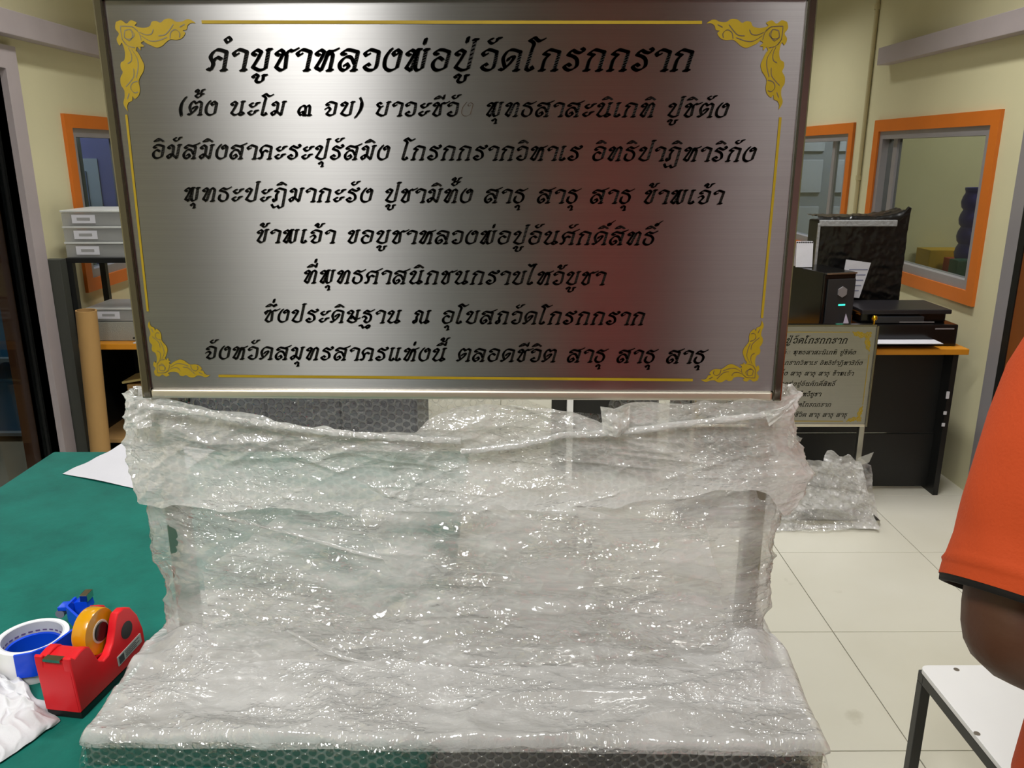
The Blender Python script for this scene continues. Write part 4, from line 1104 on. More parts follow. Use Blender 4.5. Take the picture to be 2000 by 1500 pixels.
def make_person(loc, face, label, shirt, arms, name_loc=None, sleeve=None):
    """face: heading angle; builds in local coords: x right of the person... arms give world joints"""
    root = empty('person', loc, 0, label, 'person')
    L = Vector(loc)
    Rz = Matrix.Rotation(face, 3, 'Z')
    def W(x, y, z): return Rz @ Vector((x, y, z))
    J = {}
    J['pelvis'] = (W(0, 0, .92), (.13, .09))
    J['belly'] = (W(0, .0, 1.06), (.12, .085)); J['chest'] = (W(0, 0, 1.22), (.12, .08)); J['collar'] = (W(0, -.01, 1.345), (.07, .055))
    J['neck'] = (W(0, 0, 1.44), .055); J['skull'] = (W(0, .015, 1.53), .075); J['crown'] = (W(0, .01, 1.60), .082)
    bones = [('pelvis', 'belly'), ('belly', 'chest'), ('chest', 'collar'), ('collar', 'neck'), ('neck', 'skull'), ('skull', 'crown')]
    for s, nm in ((-1, 'l'), (1, 'r')):
        J['hip' + nm] = (W(s * .09, 0, .84), .095); J['knee' + nm] = (W(s * .10, .02, .47), .062); J['calf' + nm] = (W(s * .10, -.01, .33), .058)
        J['ankle' + nm] = (W(s * .10, -.02, .08), .040); J['heel' + nm] = (W(s * .10, -.01, .042), .040); J['toe' + nm] = (W(s * .115, .15, .030), (.040, .028))
        bones += [('pelvis', 'hip' + nm), ('hip' + nm, 'knee' + nm), ('knee' + nm, 'calf' + nm), ('calf' + nm, 'ankle' + nm), ('ankle' + nm, 'heel' + nm), ('heel' + nm, 'toe' + nm)]
        a = arms[nm]
        J['sh' + nm] = (a[0], .056); J['ua' + nm] = (a[0] * .45 + a[1] * .55, .058); J['el' + nm] = (a[1], .058); J['fa' + nm] = (a[1] * .6 + a[2] * .4, .050); J['wr' + nm] = (a[2], .028)
        d = (a[2] - a[1]).normalized(); sd = d.cross(Vector((0, 0, 1))).normalized()
        J['palm' + nm] = (a[2] + d * .055, (.036, .018))
        bones += [('collar', 'sh' + nm), ('sh' + nm, 'ua' + nm), ('ua' + nm, 'el' + nm), ('el' + nm, 'fa' + nm), ('fa' + nm, 'wr' + nm), ('wr' + nm, 'palm' + nm)]
    body = skin_body('body', J, bones, M_skin, root)
    # fingers
    for nm, s in (('l', -1), ('r', 1)):
        a = arms[nm]; d = (a[2] - a[1]).normalized(); up = Vector((0, 0, 1)); sd = d.cross(up).normalized()
        base = a[2] + d * .075
        for f in range(4):
            o0 = base + sd * (.027 - .018 * f); ln = (.030, .035, .032, .025)[f]
            jj = {'a': (o0 - d * .02, .0095), 'b': (o0 + d * ln, .0088), 'c': (o0 + d * ln * 1.7 - up * .012, .008), 'd': (o0 + d * ln * 2.1 - up * .030, .007)}
            skin_body('finger', jj, [('a', 'b'), ('b', 'c'), ('c', 'd')], M_skin, body, 1)
        o0 = a[2] + d * .03 + sd * .026 * s
        jj = {'a': (o0 - sd * .01 * s, .012), 'b': (o0 + d * .02 + sd * .022 * s - up * .008, .0105), 'c': (o0 + d * .05 + sd * .026 * s - up * .02, .009)}
        skin_body('finger', jj, [('a', 'b'), ('b', 'c')], M_skin, body, 1)
    # head shape
    q = MB(); hc = W(0, .015, 1.585); q.sph(hc, .098, 28, (.82, .98, 1.18))
    q.sph(W(0, .115, 1.565), .017, 12, (1, 1.1, 1.3)); q.sph(W(-.079, .0, 1.575), .022, 12, (.35, .8, 1.3)); q.sph(W(.079, .0, 1.575), .022, 12, (.35, .8, 1.3))
    hd = q.build('head', M_skin, root, smooth=True)
    for ex in (-.03, .03):
        MB().sph(W(ex, .098, 1.592), .013, 12).build('eye', M_white, hd, smooth=True)
        MB().sph(W(ex, .109, 1.592), .006, 10).build('pupil', M_hair, hd, smooth=True)
    q = MB(); q.sph(W(0, .102, 1.525), .022, 14, (1, .4, .3)); q.build('lips', mat('lip', (120, 60, 50), .5), hd, smooth=True)
    q = MB(); q.sph(W(0, -.012, 1.615), .105, 28, (.86, .98, 1.05)); q.build('hair', M_hair, root, smooth=True)
    # trousers
    for s in (-1, 1):
        rings = []
        for (x, y, z, a, b) in ((.07, 0, .98, .07, .10), (.08, 0, .86, .088, .11), (.098, .015, .5, .078, .082), (.10, 0, .3, .07, .075), (.10, -.015, .07, .062, .066)):
            rings.append((W(s * x, y, z), W(a, 0, 0), W(0, b, 0)))
        loft('trouser_leg', rings, M_trouser, root)
    # shirt torso
    rings = []
    for (z, a, b) in ((.78, .188, .158), (.86, .184, .152), (1.0, .174, .142), (1.15, .178, .145), (1.28, .186, .148), (1.35, .176, .138), (1.395, .14, .118), (1.43, .095, .095), (1.455, .078, .082), (1.46, .072, .076)):
        rings.append((W(0, 0, z), W(a, 0, 0), W(0, b, 0)))
    sh = loft('shirt', rings, shirt, root, n=72)
    for s, nm in ((-1, 'l'), (1, 'r')):
        a = arms[nm]; c0_ = W(s * .05, 0, 1.335); dv = (a[0] - c0_).normalized(); f1 = dv.cross(Vector((0, 1, 0))).normalized(); f2 = dv.cross(f1).normalized()
        dn = (a[1] - a[0]).normalized() * .05
        loft('shoulder_yoke', [(c0_, f1 * .085, f2 * .10), (c0_.lerp(a[0], .5), f1 * .075, f2 * .085), (a[0] - dv * .01, f1 * .062, f2 * .066), (a[0] + dv * .03 + dn * .4, f1 * .045, f2 * .05), (a[0] + dv * .045 + dn, f1 * .008, f2 * .008)], shirt, sh)
    for nm in ('l', 'r'):
        a = arms[nm]
        if sleeve and nm in sleeve: rg = sleeve[nm]
        else:
            d = (a[1] - a[0]).normalized(); s1 = d.cross(Vector((0, 1, .1))).normalized(); s2 = d.cross(s1).normalized()
            rg = []
            for (t, r_) in ((-.03, .04), (.0, .075), (.04, .082), (.12, .08), (.20, .082), (.225, .084)):
                rg.append((a[0] + d * t, s1 * r_, s2 * r_))
        rr = []
        for (c1, a1, b1), (c2, a2, b2) in zip(rg[:-1], rg[1:]):
            for k in range(5):
                f = k / 5; rr.append((Vector(c1).lerp(Vector(c2), f), Vector(a1).lerp(Vector(a2), f), Vector(b1).lerp(Vector(b2), f)))
        rr.append(rg[-1])
        sl = loft('sleeve', rr, shirt, sh, n=72)
        cs = np.empty(len(sl.data.vertices) * 3); sl.data.vertices.foreach_get('co', cs); cs = cs.reshape(-1, 3)
        jj = np.tile(np.arange(len(rr)), 72); th = np.repeat(np.arange(72) / 72 * 2 * np.pi, len(rr)); cen = np.array([tuple(rr[k][0]) for k in range(len(rr))])[jj]
        fr_ = 1 + .05 * (vn(np.cos(th) * 2 + 4, jj * .16 + np.sin(th) * 1.5, 121) - .5) * (1 - np.clip((jj - len(rr) + 7) / 6, 0, 1)) + .02 * (jj == len(rr) - 6)
        sl.data.vertices.foreach_set('co', (cen + (cs - cen) * fr_[:, None]).ravel()); sl.data.update()
        c, aa, bb = rg[-1]; pc_, pa_, pb_ = rg[-2]
        d = (Vector(c) - Vector(pc_)).normalized()
        loft('sleeve_trim', [(Vector(c) - d * .002, Vector(aa) * .99, Vector(bb) * .99), (Vector(c) + d * .007, Vector(aa) * .985, Vector(bb) * .985), (Vector(c) + d * .007, Vector(aa) * .9, Vector(bb) * .9), (Vector(c) - d * .02, Vector(aa) * .9, Vector(bb) * .9)], M_trim, sl)
    return root

# the person at the right: only sleeve and bent arm reach into the picture
zc = .90
SHp = at_c(2075, 770, .93); ELp = at_c(1962, 1272, .90); WRp = at_c(2290, 1330, .98)
ploc = Vector((SHp.x + .26, SHp.y + .02, 0))
def loc_(p): return Vector((p.x - ploc.x, p.y - ploc.y, p.z))
axd = (ELp - SHp).normalized()
view = (ELp - CO).normalized()
sx_ = axd.cross(view).normalized(); sy_ = axd.cross(sx_).normalized()
def sring(pxl, pyl, pxr, pyr, depth, zz=.9):
    a = at_c(pxl, pyl, zz); b = at_c(pxr, pyr, zz); c = (a + b) / 2
    return (loc_(c), (b - a) / 2, (view - (b - a).normalized() * view.dot((b - a).normalized())).normalized() * depth)
slv = [sring(2020, 640, 2110, 650, .04), sring(1998, 690, 2190, 730, .075), sring(1962, 790, 2200, 850, .085), sring(1935, 870, 2190, 930, .088), sring(1908, 960, 2175, 1040, .09), sring(1890, 1035, 2160, 1125, .092), sring(1868, 1090, 2150, 1190, .094), sring(1860, 1122, 2145, 1228, .094)]
armsP = {'l': (loc_(SHp), loc_(ELp), loc_(WRp)), 'r': (Vector((.215, .0, 1.36)), Vector((.29, .02, 1.07)), Vector((.25, .25, 1.02)))}
person = make_person(ploc, 0, 'person in an orange short-sleeved shirt with bent arm beside the stool', M_shirt, armsP, sleeve={'l': slv})
arms2 = {'l': (Vector((-.17, 0, 1.36)), Vector((-.25, .02, 1.08)), Vector((-.16, .22, 1.12))), 'r': (Vector((.17, 0, 1.36)), Vector((.25, .02, 1.08)), Vector((.16, .22, 1.12)))}
make_person((.33, -.95, 0), 0, 'person in a dark red shirt behind the camera, seen only as reflection in the plaque', M_darkred, arms2)

# ------------------------------------------------------------ right desk and what stands on it
DX1 = at_z(1894, 682, .75).x; DY0 = at_z(1894, 682, .75).y; DX0 = DX1 - 1.30
dk = empty('office_desk', ((DX0 + DX1) / 2, DY0 + .3, 0), 0, 'black office desk with orange-edged top under the printer', 'desk')
def L_(o, x0, x1, y0, y1, z0, z1): 
    l = o.location; return (x0 - l.x, x1 - l.x, y0 - l.y, y1 - l.y, z0, z1)
MB().box(*L_(dk, DX0, DX1, DY0, DY0 + .6, .722, .75), bev=.003).build('desk_top', M_orangetop, dk)
MB().box(*L_(dk, DX1 - .055, DX1 - .03, DY0 + .03, DY0 + .58, 0, .722)).build('side_panel', M_black, dk)
MB().box(*L_(dk, DX0 + .03, DX0 + .055, DY0 + .03, DY0 + .58, 0, .722)).build('side_panel', M_black, dk)
MB().box(*L_(dk, DX0 + .055, DX1 - .055, DY0 + .11, DY0 + .13, .30, .722)).build('modesty_panel', M_black, dk)
MB().box(*L_(dk, DX0 + .055, DX1 - .055, DY0 + .10, DY0 + .115, .02, .297)).build('kick_panel', M_black, dk)
for k, z in enumerate((.50, .42, .36)):
    MB().box(*L_(dk, DX1 - .062 , DX1 - .048, DY0 + .026, DY0 + .031, z, z + (.035 if k == 0 else .016))).build('sticker', M_paper, dk)
# second desk, black with a pale leg, seen under the plaque
dk2 = empty('side_desk', (.50, 4.2, 0), 0, 'black side desk with pale leg seen just below the large plaque', 'desk')
MB().box(-.28, .26, -.3, .3, .722, .75).build('desk_top', M_black, dk2)
MB().box(-.28, .26, -.25, -.23, .05, .722).build('modesty_panel', M_black, dk2)
MB().box(-.205, -.175, -.30, -.26, 0, .722).build('leg', M_white, dk2)
MB().box(.22, .245, -.28, .28, 0, .722).build('side_panel', M_black, dk2)

# printer
PY = DY0 + .06
p0 = at_y(1678, 668, PY); p1 = at_y(1868, 668, PY)
pr = empty('printer', ((p0.x + p1.x) / 2, PY + .16, .75), 0, 'black inkjet printer with paper in its tray on the desk', 'printer')
hw = (p1.x - p0.x) / 2
q = MB(); q.box(-hw, hw, -.16, .125, .0, .105, bev=.008); q.box(-hw + .02, hw - .035, -.10, .13, .105, .15, bev=.006)
q.build('printer_body', M_blackg, pr)
MB().box(-hw + .005, hw - .03, -.14, .135, .15, .172, bev=.006).build('scanner_lid', mat('printer_lid', (30, 28, 32), .35), pr)
MB().box(-hw + .07, hw - .16, -.145, -.10, .108, .140, bev=.003).build('control_panel', mat('panel_grey', (42, 44, 48), .3), pr)
MB().box(-.045, .12, -.1465, -.144, .112, .116).build('panel_strip', M_alu, pr)
MB().box(hw - .11, hw - .02, -.1615, -.159, .082, .088).build('tank_window', M_alu, pr)
MB().box(-hw + .06, hw - .12, -.22, -.16, .022, .030, M=Matrix.Identity(4)).build('output_tray', M_blackg, pr)
sh_ = MB().box(-hw + .04, hw - .11, -.25, -.163, .031, .034).build('printer_paper', M_paper, label='white paper sheets lying in the printer tray', cat='paper')
sh_.location = pr.location

# wrapped flat box behind
BYY = DY0 + .40
b0 = at_y(1586, 585, BYY); b1 = at_y(1752, 585, BYY); btop = at_y(1660, 428, BYY).z
bx = empty('wrapped_monitor', ((b0.x + b1.x) / 2, BYY + .09, .75), 0, 'large black flat panel wrapped in glossy film behind the printer', 'monitor')
hw2 = (b1.x - b0.x) / 2; hh = btop - .75
nu, nv = 90, 90
MB().box(-hw2 + .008, hw2 - .008, -.075, .085, 0, hh - .01, bev=.01).build('panel_case', M_black, bx)
pth = []
X, T = np.meshgrid(np.linspace(-hw2 - .005, hw2 + .01, nu), np.linspace(0, 1, nv), indexing='ij')
Zs = np.where(T < .85, T / .85 * hh, hh + .003); Ys = np.where(T < .85, -.082, -.082 + (T - .85) / .15 * .17)
Wn = wrinkle(X * 1.2, Zs + Ys, 71)
Ys = Ys - np.where(T < .85, .010 * Wn, 0); Zs = Zs + np.where(T >= .85, .014 * Wn, 0) + .03 * np.clip(X / hw2, 0, 1) ** 3 * (T > .8)
M_darkwrap = mat('black_glossy_wrap', (12, 12, 13), .3)
grid_mesh('plastic_cover', np.stack([X, Ys, Zs], -1), None, False, M_darkwrap, bx)
q = MB(); q.box(-hw2 - .004, hw2 - .05, -.10, -.088, hh - .035, hh - .004, bev=.004); q.box(-hw2 - .008, -hw2 + .004, -.098, -.085, 0.1, hh - .02, bev=.003)
q.build('film_edge', mat('grey_film_edge', (150, 152, 154), .2, bump=.5, bscale=60), bx)
MB().prism([(hw2 - .05, hh - .01), (hw2 + .006, hh - .03), (hw2 + .016, hh + .055), (hw2 + .004, hh + .06)], -.09, -.07, 'y', bev=.003).build('film_corner', M_darkwrap, bx)
# note leaning on it
n0 = at_y(1668, 545, BYY - .10)
nt_ = empty('paper_note', (n0.x, BYY - .10, n0.z), 0, 'white handwritten paper note taped on the black wrapped panel', 'paper')
hwn = .066
q = MB(); q.prism([(-.062, -.085), (.036, -.094), (.074, .080), (-.050, .096)], -.001, .001, 'y'); q.build('note_sheet', M_paper, nt_)
q = MB()
for k in range(5):
    q.box(-.03 + .012 * (k % 2), .03 + .008 * k, -.0016, -.001, -.06 + .026 * k, -.055 + .026 * k)
q.build('handwriting', mat('pen_ink', (120, 124, 150), .7), nt_)
# computer tower
TY = DY0 + .10
t0 = at_y(1606, 640, TY); t1 = at_y(1650, 640, TY); tt = at_y(1628, 530, TY)
tw = empty('computer_tower', ((t0.x + t1.x) / 2 - .045, TY + .11, .75), R(14), 'black desktop computer tower with round front vent beside the printer', 'computer')
w2 = .085; th = tt.z - .75
MB().box(-w2, w2, -.15, .13, 0, th, bev=.006).build('tower_case', M_blackg, tw)
q = MB(); q.box(-w2 + .02, w2 - .004, -.158, -.15, .01, th - .03, bev=.003); fp = q.build('front_panel', M_dark, tw)
MB().cyl((.012, -.164, th - .09), (.012, -.157, th - .09), .026, n=6).build('round_vent', M_alu, fp)
q = MB(); q.box(-.035, .055, -.16, -.156, .10, .112); q.box(-.01, .03, -.16, -.156, .06, .085); q.build('port_cluster', M_alu, fp)
MB().box(.0, .035, -.1605, -.157, th - .155, th - .148).build('status_light', mat('green_led', (60, 230, 190), .4, emit=(60, 230, 190), es=1.2), fp)
MB().box(-w2 + .01, w2, -.156, -.15, th - .008, th - .001).build('top_strip', M_steelb, fp)
# calendar, bottle, orange box
c0 = at_y(1571, 494, TY + .14)
cal = empty('desk_calendar', (c0.x, TY + .14, .75 + th + .001), 0, 'small white spiral calendar standing on the computer tower', 'calendar')
MB().box(-.04, .04, -.012, -.008, 0, .12, M=Matrix.Rotation(R(-8), 4, 'X')).build('page', M_paper, cal)
MB().box(-.04, .04, .026, .030, 0, .12, M=Matrix.Rotation(R(8), 4, 'X')).build('page', M_paper, cal)
q = MB()
for k in range(9): q.cyl((-.036 + k * .009, .004, .118), (-.036 + k * .009, .016, .118), .004, n=8)
q.build('spiral_binding', M_dark, cal)
b0 = at_y(1558, 640, DY0 + .06)
bo = empty('plastic_bottle', (b0.x - .01, DY0 + .05, .75), 0, 'small pale blue bottle with dark cap in front of the computer tower', 'bottle')
MB().lathe([(0, 0), (.03, 0), (.032, .006), (.032, .05), (.026, .062), (0, .062)], 24, closed=False).build('bottle_body', mat('pale_blue_plastic', (180, 200, 226), .3), bo, smooth=True)
MB().cyl((0, 0, .062), (0, 0, .098), .022).build('bottle_cap', M_blackg, bo, smooth=True)
c0 = at_y(1664, 640, DY0 + .12)
MB().box(-.016, .016, -.03, .03, 0, .13, bev=.002).build('orange_box', mat('orange_card', (220, 130, 20), .6), label='narrow orange box between the tower and the printer', cat='box').location = (c0.x, DY0 + .20, .75)
c0 = at_y(1650, 640, DY0 + .05)
MB().prism([(-.012, 0), (.016, 0), (.012, .12), (-.004, .16), (-.014, .10)], -.002, .002, 'y').build('folded_leaflet', mat('pale_lilac_paper', (200, 190, 214), .7), label='pale lilac leaflet leaning on the computer tower', cat='leaflet').location = (c0.x, DY0 + .045, .75)

# clear film heaped round the twin's foot
tw_ = empty('film_bundle', (1.30, 3.50, 0), 0, 'clear plastic film crumpled round the foot of the floor-standing plaque', 'film')
def heap(name, pts, seed, y0, y1, m, amp=.02):
    """film hanging from upper outline points down to the floor, bulging toward the viewer"""
    nu, nv = 150, 90
    us = np.linspace(0, 1, nu)
    tp = [at_y(a, b, y1) for a, b, _, _ in pts]; bt = [at_y(c, d, y0) for _, _, c, d in pts]
    k = np.linspace(0, 1, len(pts))
    TX = np.interp(us, k, [p.x for p in tp]); TZ = np.interp(us, k, [p.z for p in tp])
    BX = np.interp(us, k, [p.x for p in bt]); BZ = np.interp(us, k, [max(.003, p.z) for p in bt])
    v = np.linspace(0, 1, nv)[None, :]
    X = BX[:, None] * (1 - v) + TX[:, None] * v; Z = BZ[:, None] * (1 - v) + TZ[:, None] * v
    Y = y0 * (1 - v ** .6) + y1 * v ** .6 + 0 * X
    Wn = wrinkle(X * .8, Z * .8 + .3 * X, seed)
    Y = Y - amp * (Wn - .3); X = X + amp * .5 * (fbm(X * 9, Z * 9, seed) - .5)
    Z = np.maximum(.002, Z + (vn(X * 25, Y * 3, seed) - .5) * .03 * v ** 4)
    l = tw_.location
    grid_mesh(name, np.stack([X - l.x, Y - l.y, Z], -1), np.stack([X, Z], -1), False, m, tw_)
heap('front_film', [(1500, 885, 1490, 1036), (1560, 905, 1540, 1034), (1600, 910, 1590, 1032), (1615, 880, 1640, 1030), (1650, 888, 1680, 1030), (1680, 895, 1712, 1030)], 81, 3.37, 3.50, M_milk, .03)
heap('front_film', [(1500, 890, 1480, 1036), (1600, 900, 1600, 1034), (1660, 900, 1718, 1030)], 83, 3.35, 3.48, M_filmc, .03)
heap('side_film', [(1650, 890, 1690, 1010), (1700, 905, 1719, 1028)], 85, 3.42, 3.60, M_filmc, .02)
q = MB(); q.prism([(.0, 0), (.07, .03), (.055, -.02), (.0, -.04)], -.001, .001, 'y')
fl = q.build('film_tail', M_filmc, tw_); fl.location = (at_y(1675, 895, 3.5).x - 1.30, 0, at_y(1675, 895, 3.5).z)

# ------------------------------------------------------------ left side furniture
# dark cabinet far left behind, seen through the gap under the plaque
cb = empty('low_cabinet', (-1.13, 4.62, 0), 0, 'long dark grey cabinet across the room seen below the plaque', 'cabinet')
MB().box(-.62, .63, -.3, .3, .0, .80, bev=.004).build('cabinet_body', mat('slate_cabinet', (66, 68, 78), .5), cb)
for k in range(3):
    MB().box(-.61 + k * .412, -.21 + k * .412, -.312, -.30, .04, .78, bev=.003).build('door', mat('slate_door', (72, 74, 84), .5), cb)

# left desk with orange edge
LY = 4.10
e0 = at_y(146, 672, LY)
dz = e0.z
ld = empty('corner_desk', (XL + .50, LY + .35, 0), 0, 'black corner desk with orange edge under the clear drawers at left', 'desk')
MB().box(-.46, .02, -.35, .33, dz - .03, dz, bev=.003).build('desk_top', M_orangetop, ld)
MB().box(-.46, -.44, -.33, .33, 0, dz - .03).build('side_panel', M_black, ld)
MB().box(-.02, .0, -.33, .33, 0, dz - .03).build('side_panel', M_black, ld)
MB().box(-.44, -.02, .28, .30, 0, dz - .03).build('back_panel', M_black, ld)
MB().box(-.44, -.02, -.30, .28, .14, .16).build('shelf', M_card, ld)
MB().box(-.04, .04, -.03, .03, 0, 1.13, bev=.002).build('dark_slab', mat('dark_grey_slab', (58, 60, 54), .7), label='added dark grey slab darkening the low left wall beside the cardboard tube', cat='board').location = (XL + .045, 4.066, 0)  # added slab that darkens the lower left wall
# black riser on the desk with clear boxes
r0 = at_y(133, 504, LY); rz = r0.z
rs = empty('black_riser', (XL + .34, LY + .20, dz), 0, 'black metal riser shelf carrying clear drawer boxes on the corner desk', 'shelf')
rh = rz - dz
MB().box(-.26, .14, -.20, .16, rh - .025, rh, bev=.002).build('shelf_board', M_black, rs)
for ax in (-.26, .11):
    for ay in (-.20, .13):
        MB().box(ax, ax + .03, ay, ay + .03, 0, rh - .025).build('leg', M_black, rs)
def clear_box(loc, w_, d_, h_, label, group=None, lab=True):
    o = empty('clear_drawer', loc, 0, label, 'drawer box', group)
    q = MB(); q.box(-w_, w_, -d_, d_, 0, .004); q.box(-w_, w_, -d_, -d_ + .003, .004, h_ - .012); q.box(-w_, w_, d_ - .003, d_, .004, h_ - .012)
    q.box(-w_, -w_ + .003, -d_ + .003, d_ - .003, .004, h_ - .012); q.box(w_ - .003, w_, -d_ + .003, d_ - .003, .004, h_ - .012)
    q.build('drawer_tray', M_boxclear, o)
    MB().box(-w_ - .004, w_ + .004, -d_ - .004, d_ + .004, h_ - .010, h_, bev=.002).build('drawer_lid', mat('frosted_rim', (196, 198, 196), .4), o)
    q = MB(); q.box(-w_ + .02, w_ - .02, -d_ + .02, d_ - .02, .005, h_ * .5); q.build('contents', mat('grey_papers', (150, 150, 148), .8), o)
    if lab:
        lb = MB().box(-w_ + .05, -w_ + .165, -d_ - .002, -d_ - .0003, h_ * .18, h_ * .72).build('label_card', M_paper, o)
        MB().box(-w_ + .075, -w_ + .14, -d_ - .0026, -d_ - .002, h_ * .36, h_ * .54).build('label_print', mat('label_grey', (150, 150, 150), .7), lb)
    return o
hb = (at_y(180, 412, LY).z - rz) / 3
for k, nm in enumerate(('lowest of the three clear drawer boxes on the black riser', 'middle clear drawer box with blurred white label on the riser', 'topmost clear drawer box with blank white card on the riser')):
    clear_box((XL + .28, LY + .17, rz + .0005 + k * (hb + .0005)), .20, .15, hb, nm, 'clear drawer boxes on the riser')
clear_box((XL + .265, LY + .20, dz + .105), .15, .13, .07, 'single clear drawer box under the black riser', None, True)
MB().box(-.15, .15, -.13, .13, 0, .10, bev=.003).build('paper_stack', mat('off_white_papers', (150, 150, 140), .8, bump=.3, bscale=200), label='thick off-white paper stack under the lower clear box', cat='paper').location = (XL + .265, LY + .20, dz + .001)
MB().box(-.08, .10, -.06, .07, 0, .004).build('loose_paper', M_paper, label='white loose paper lying at the front of the corner desk', cat='paper').location = (XL + .44, LY + .065, dz + .001)
# cardboard tube leaning
a = at_y(168, 606, 3.98); b = at_y(208, 990, 4.0)
def tube_obj(name, a, b, r, label):
    o = empty(name, (b.x, b.y, b.z), 0, label, 'tube')
    d = (a - b); L = d.length
    Mq = d.to_track_quat('Z', 'Y').to_matrix().to_4x4()
    MB().lathe([(r, 0), (r, L), (r - .006, L), (r - .006, 0)], 28, Mq).build('tube_wall', M_card, o, smooth=True)
    return o
d = (b - a); b2 = a + d * ((a.z - .001) / (a.z - b.z))
tube_obj('cardboard_tube', a, b2, .048, 'long brown cardboard tube leaning beside the corner desk')
# brown cartons below
for (px, py, w_, h_, lab) in ((250, 845, .10, .34, 'brown carton on the lower shelf behind the plaque edge'),):
    p = at_y(px, 900, LY + .1)
MB().box(-.13, .13, -.10, .10, 0, .26, bev=.003).build('brown_carton', M_card, label='brown carton inside the corner desk behind the cardboard tube', cat='carton').location = (XL + .335, LY + .30, .161)
MB().box(-.14, .12, -.09, .09, 0, .012, M=Matrix.Rotation(R(-10), 4, 'Y')).build('cream_board', mat('cream_board', (190, 172, 110), .7), label='cream board lying on the brown carton', cat='board').location = (XL + .325, LY + .28, .452)
MB().box(-.012, .012, -.08, .08, 0, .22, M=Matrix.Rotation(R(6), 4, 'Y')).build('orange_folder', mat('tan_orange', (200, 120, 40), .7), label='tan orange folder standing at the corner desk edge', cat='folder').location = (XL + .42, LY + .06, .165)

# behind the left glass door: shelves with crates
sv = empty('storage_rack', (-3.05, 4.85, 0), 0, 'grey storage rack behind the left glass door', 'rack')
for z in (.05, .50, .95, 1.35, 1.75):
    MB().box(-.48, .46, -.28, .28, z - .02, z).build('shelf', mat('grey_rack', (110, 118, 122), .5), sv)
for ax in (-.5, .46):
    for ay in (-.28, .25):
        MB().box(ax, ax + .03, ay, ay + .03, 0, 1.9).build('upright', mat('grey_upright', (120, 128, 132), .5), sv)
def crate(loc, sx, sy, sz, m, label, group=None, name='crate'):
    o = empty(name, loc, 0, label, 'crate', group)
    q = MB(); t = .012
    q.box(-sx, sx, -sy, sy, 0, t); q.box(-sx, sx, -sy, -sy + t, t, sz); q.box(-sx, sx, sy - t, sy, t, sz); q.box(-sx, -sx + t, -sy, sy, t, sz); q.box(sx - t, sx, -sy, sy, t, sz)
    q.build('crate_shell', m, o)
    MB().box(-sx - .006, sx + .006, -sy - .008, sy + .008, sz, sz + .02, bev=.004).build('crate_lid', m, o)
    return o
M_blucrate = mat('blue_crate', (40, 96, 130), .45); M_redc = mat('red_crate', (170, 30, 20), .5)
crate((-2.90, 4.83, .051), .26, .22, .3, M_blucrate, 'blue storage crate on the bottom shelf behind the glass door')
crate((-2.90, 4.83, .501), .26, .22, .25, M_blucrate, 'blue storage crate on the middle shelf behind the glass door')
crate((-2.92, 4.83, .951), .22, .22, .22, M_redc, 'red storage crate above the blue ones behind the glass door')
MB().box(-.05, .05, -.1, .1, 0, .10, bev=.004).build('white_carton', M_paper, label='small white carton on the upper rack shelf behind glass', cat='carton').location = (-2.80, 4.70, 1.351)

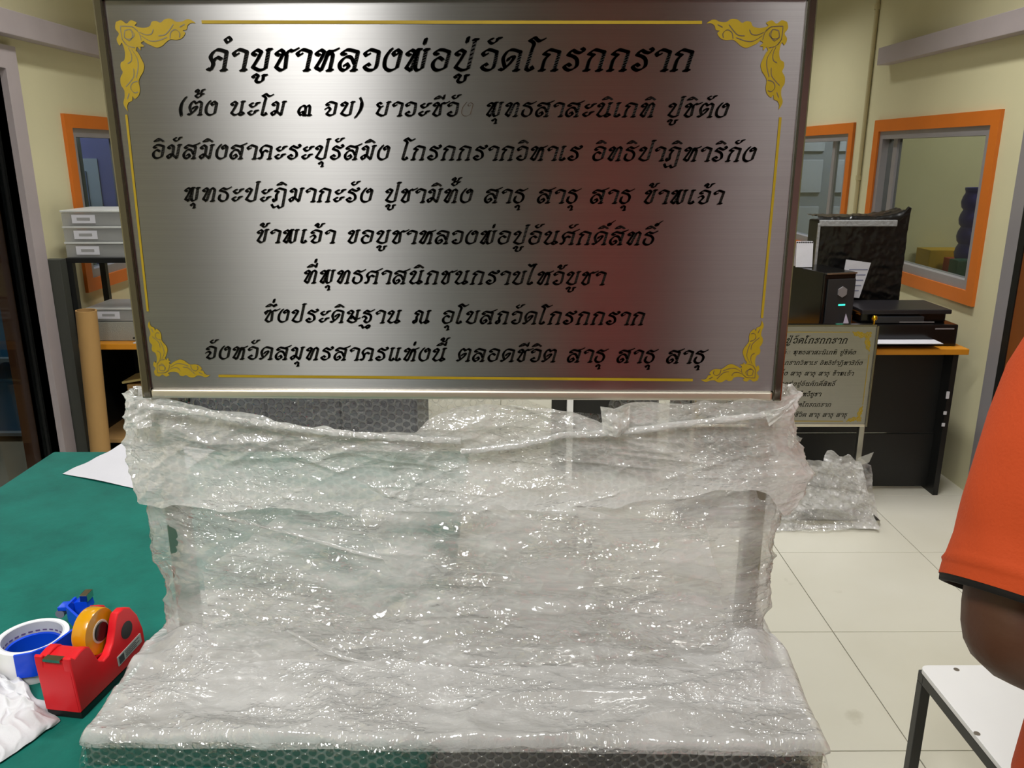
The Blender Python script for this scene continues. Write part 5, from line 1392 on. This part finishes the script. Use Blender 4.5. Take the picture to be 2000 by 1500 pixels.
# ------------------------------------------------------------ rooms behind the windows
# behind right window
ct = empty('back_room_counter', (3.2, 4.9, 0), 0, 'counter in the room behind the right window', 'counter')
MB().box(-.6, .6, -1.0, .45, .86, .90).build('counter_top', mat('brown_counter', (110, 84, 60), .5), ct)
MB().box(-.55, .55, -.95, .42, 0, .86).build('counter_body', mat('counter_side', (150, 150, 130), .6), ct)
def blue_stack(loc, label):
    o = empty('blue_container', loc, 0, label, 'container')
    prof = [(0, 0), (.075, 0)]
    for k in range(5):
        z = .02 + k * .10
        prof += [(.082, z), (.088, z + .03), (.082, z + .06), (.070, z + .085)]
    prof += [(.074, .52), (0, .52)]
    MB().lathe(prof, 28, closed=False).build('ribbed_body', mat('deep_blue_plastic', (56, 50, 140), .4), o, smooth=True)
    MB().lathe([(.07, .52), (.076, .521), (.076, .535), (.07, .536)], 24).build('rim', mat('blue_rim', (60, 58, 150), .4), o, smooth=True)
    return o
p = at_x(1898, 470, 2.80)
blue_stack((p.x, p.y, .901), 'tall ribbed blue plastic container behind the right window')
MB().box(-.12, .12, -.09, .09, 0, .14, bev=.004).build('yellow_box', mat('yellow_box', (190, 150, 20), .5), label='yellow box on the counter behind the right window', cat='box').location = (2.80, at_x(1838, 500, 2.80).y, .9005)
MB().box(-.10, .10, -.05, .05, 0, .10, bev=.004).build('red_box', mat('red_box', (170, 30, 30), .5), label='red box beside the yellow one behind the right window', cat='box').location = (2.86, at_x(1838, 500, 2.80).y - .16, .9005)
MB().box(-.05, .05, -.05, .05, 0, .13, bev=.01).build('green_box', mat('dark_green_box', (20, 70, 60), .5), label='dark green box under the blue bottle behind the window', cat='box').location = (2.68, at_x(1880, 500, 2.68).y, .9005)
# behind second right window: pale panelled partition
pn = empty('panel_partition', (3.3, 7.4, 0), 0, 'grey panelled partition behind the second right window', 'partition')
MB().box(-.9, 1.2, 0, .05, 0, 2.4).build('partition_board', mat('grey_partition', (120, 122, 128), .6), pn)
for k in range(5):
    for z in (.9, 1.3, 1.65):
        MB().box(-.85 + k * .4, -.55 + k * .4, -.02, 0, z, z + .28, bev=.004).build('panel', mat('grey_panel', (150, 152, 160), .5), pn)
# behind left window: blue poster
ps = empty('blue_poster', (-2.9, 5.6, 1.3), 0, 'blue and grey poster behind the left window', 'poster')
MB().box(-.55, .45, 0, .02, -.5, .6).build('poster_board', mat('poster_blue', (84, 86, 132), .6), ps)
MB().box(-.25, .2, -.006, 0, -.1, .3).build('poster_panel', mat('poster_grey', (130, 140, 150), .6), ps)
MB().box(-.17, .12, -.012, -.006, -.02, .22).build('poster_panel', mat('poster_slate', (70, 84, 110), .6), ps)
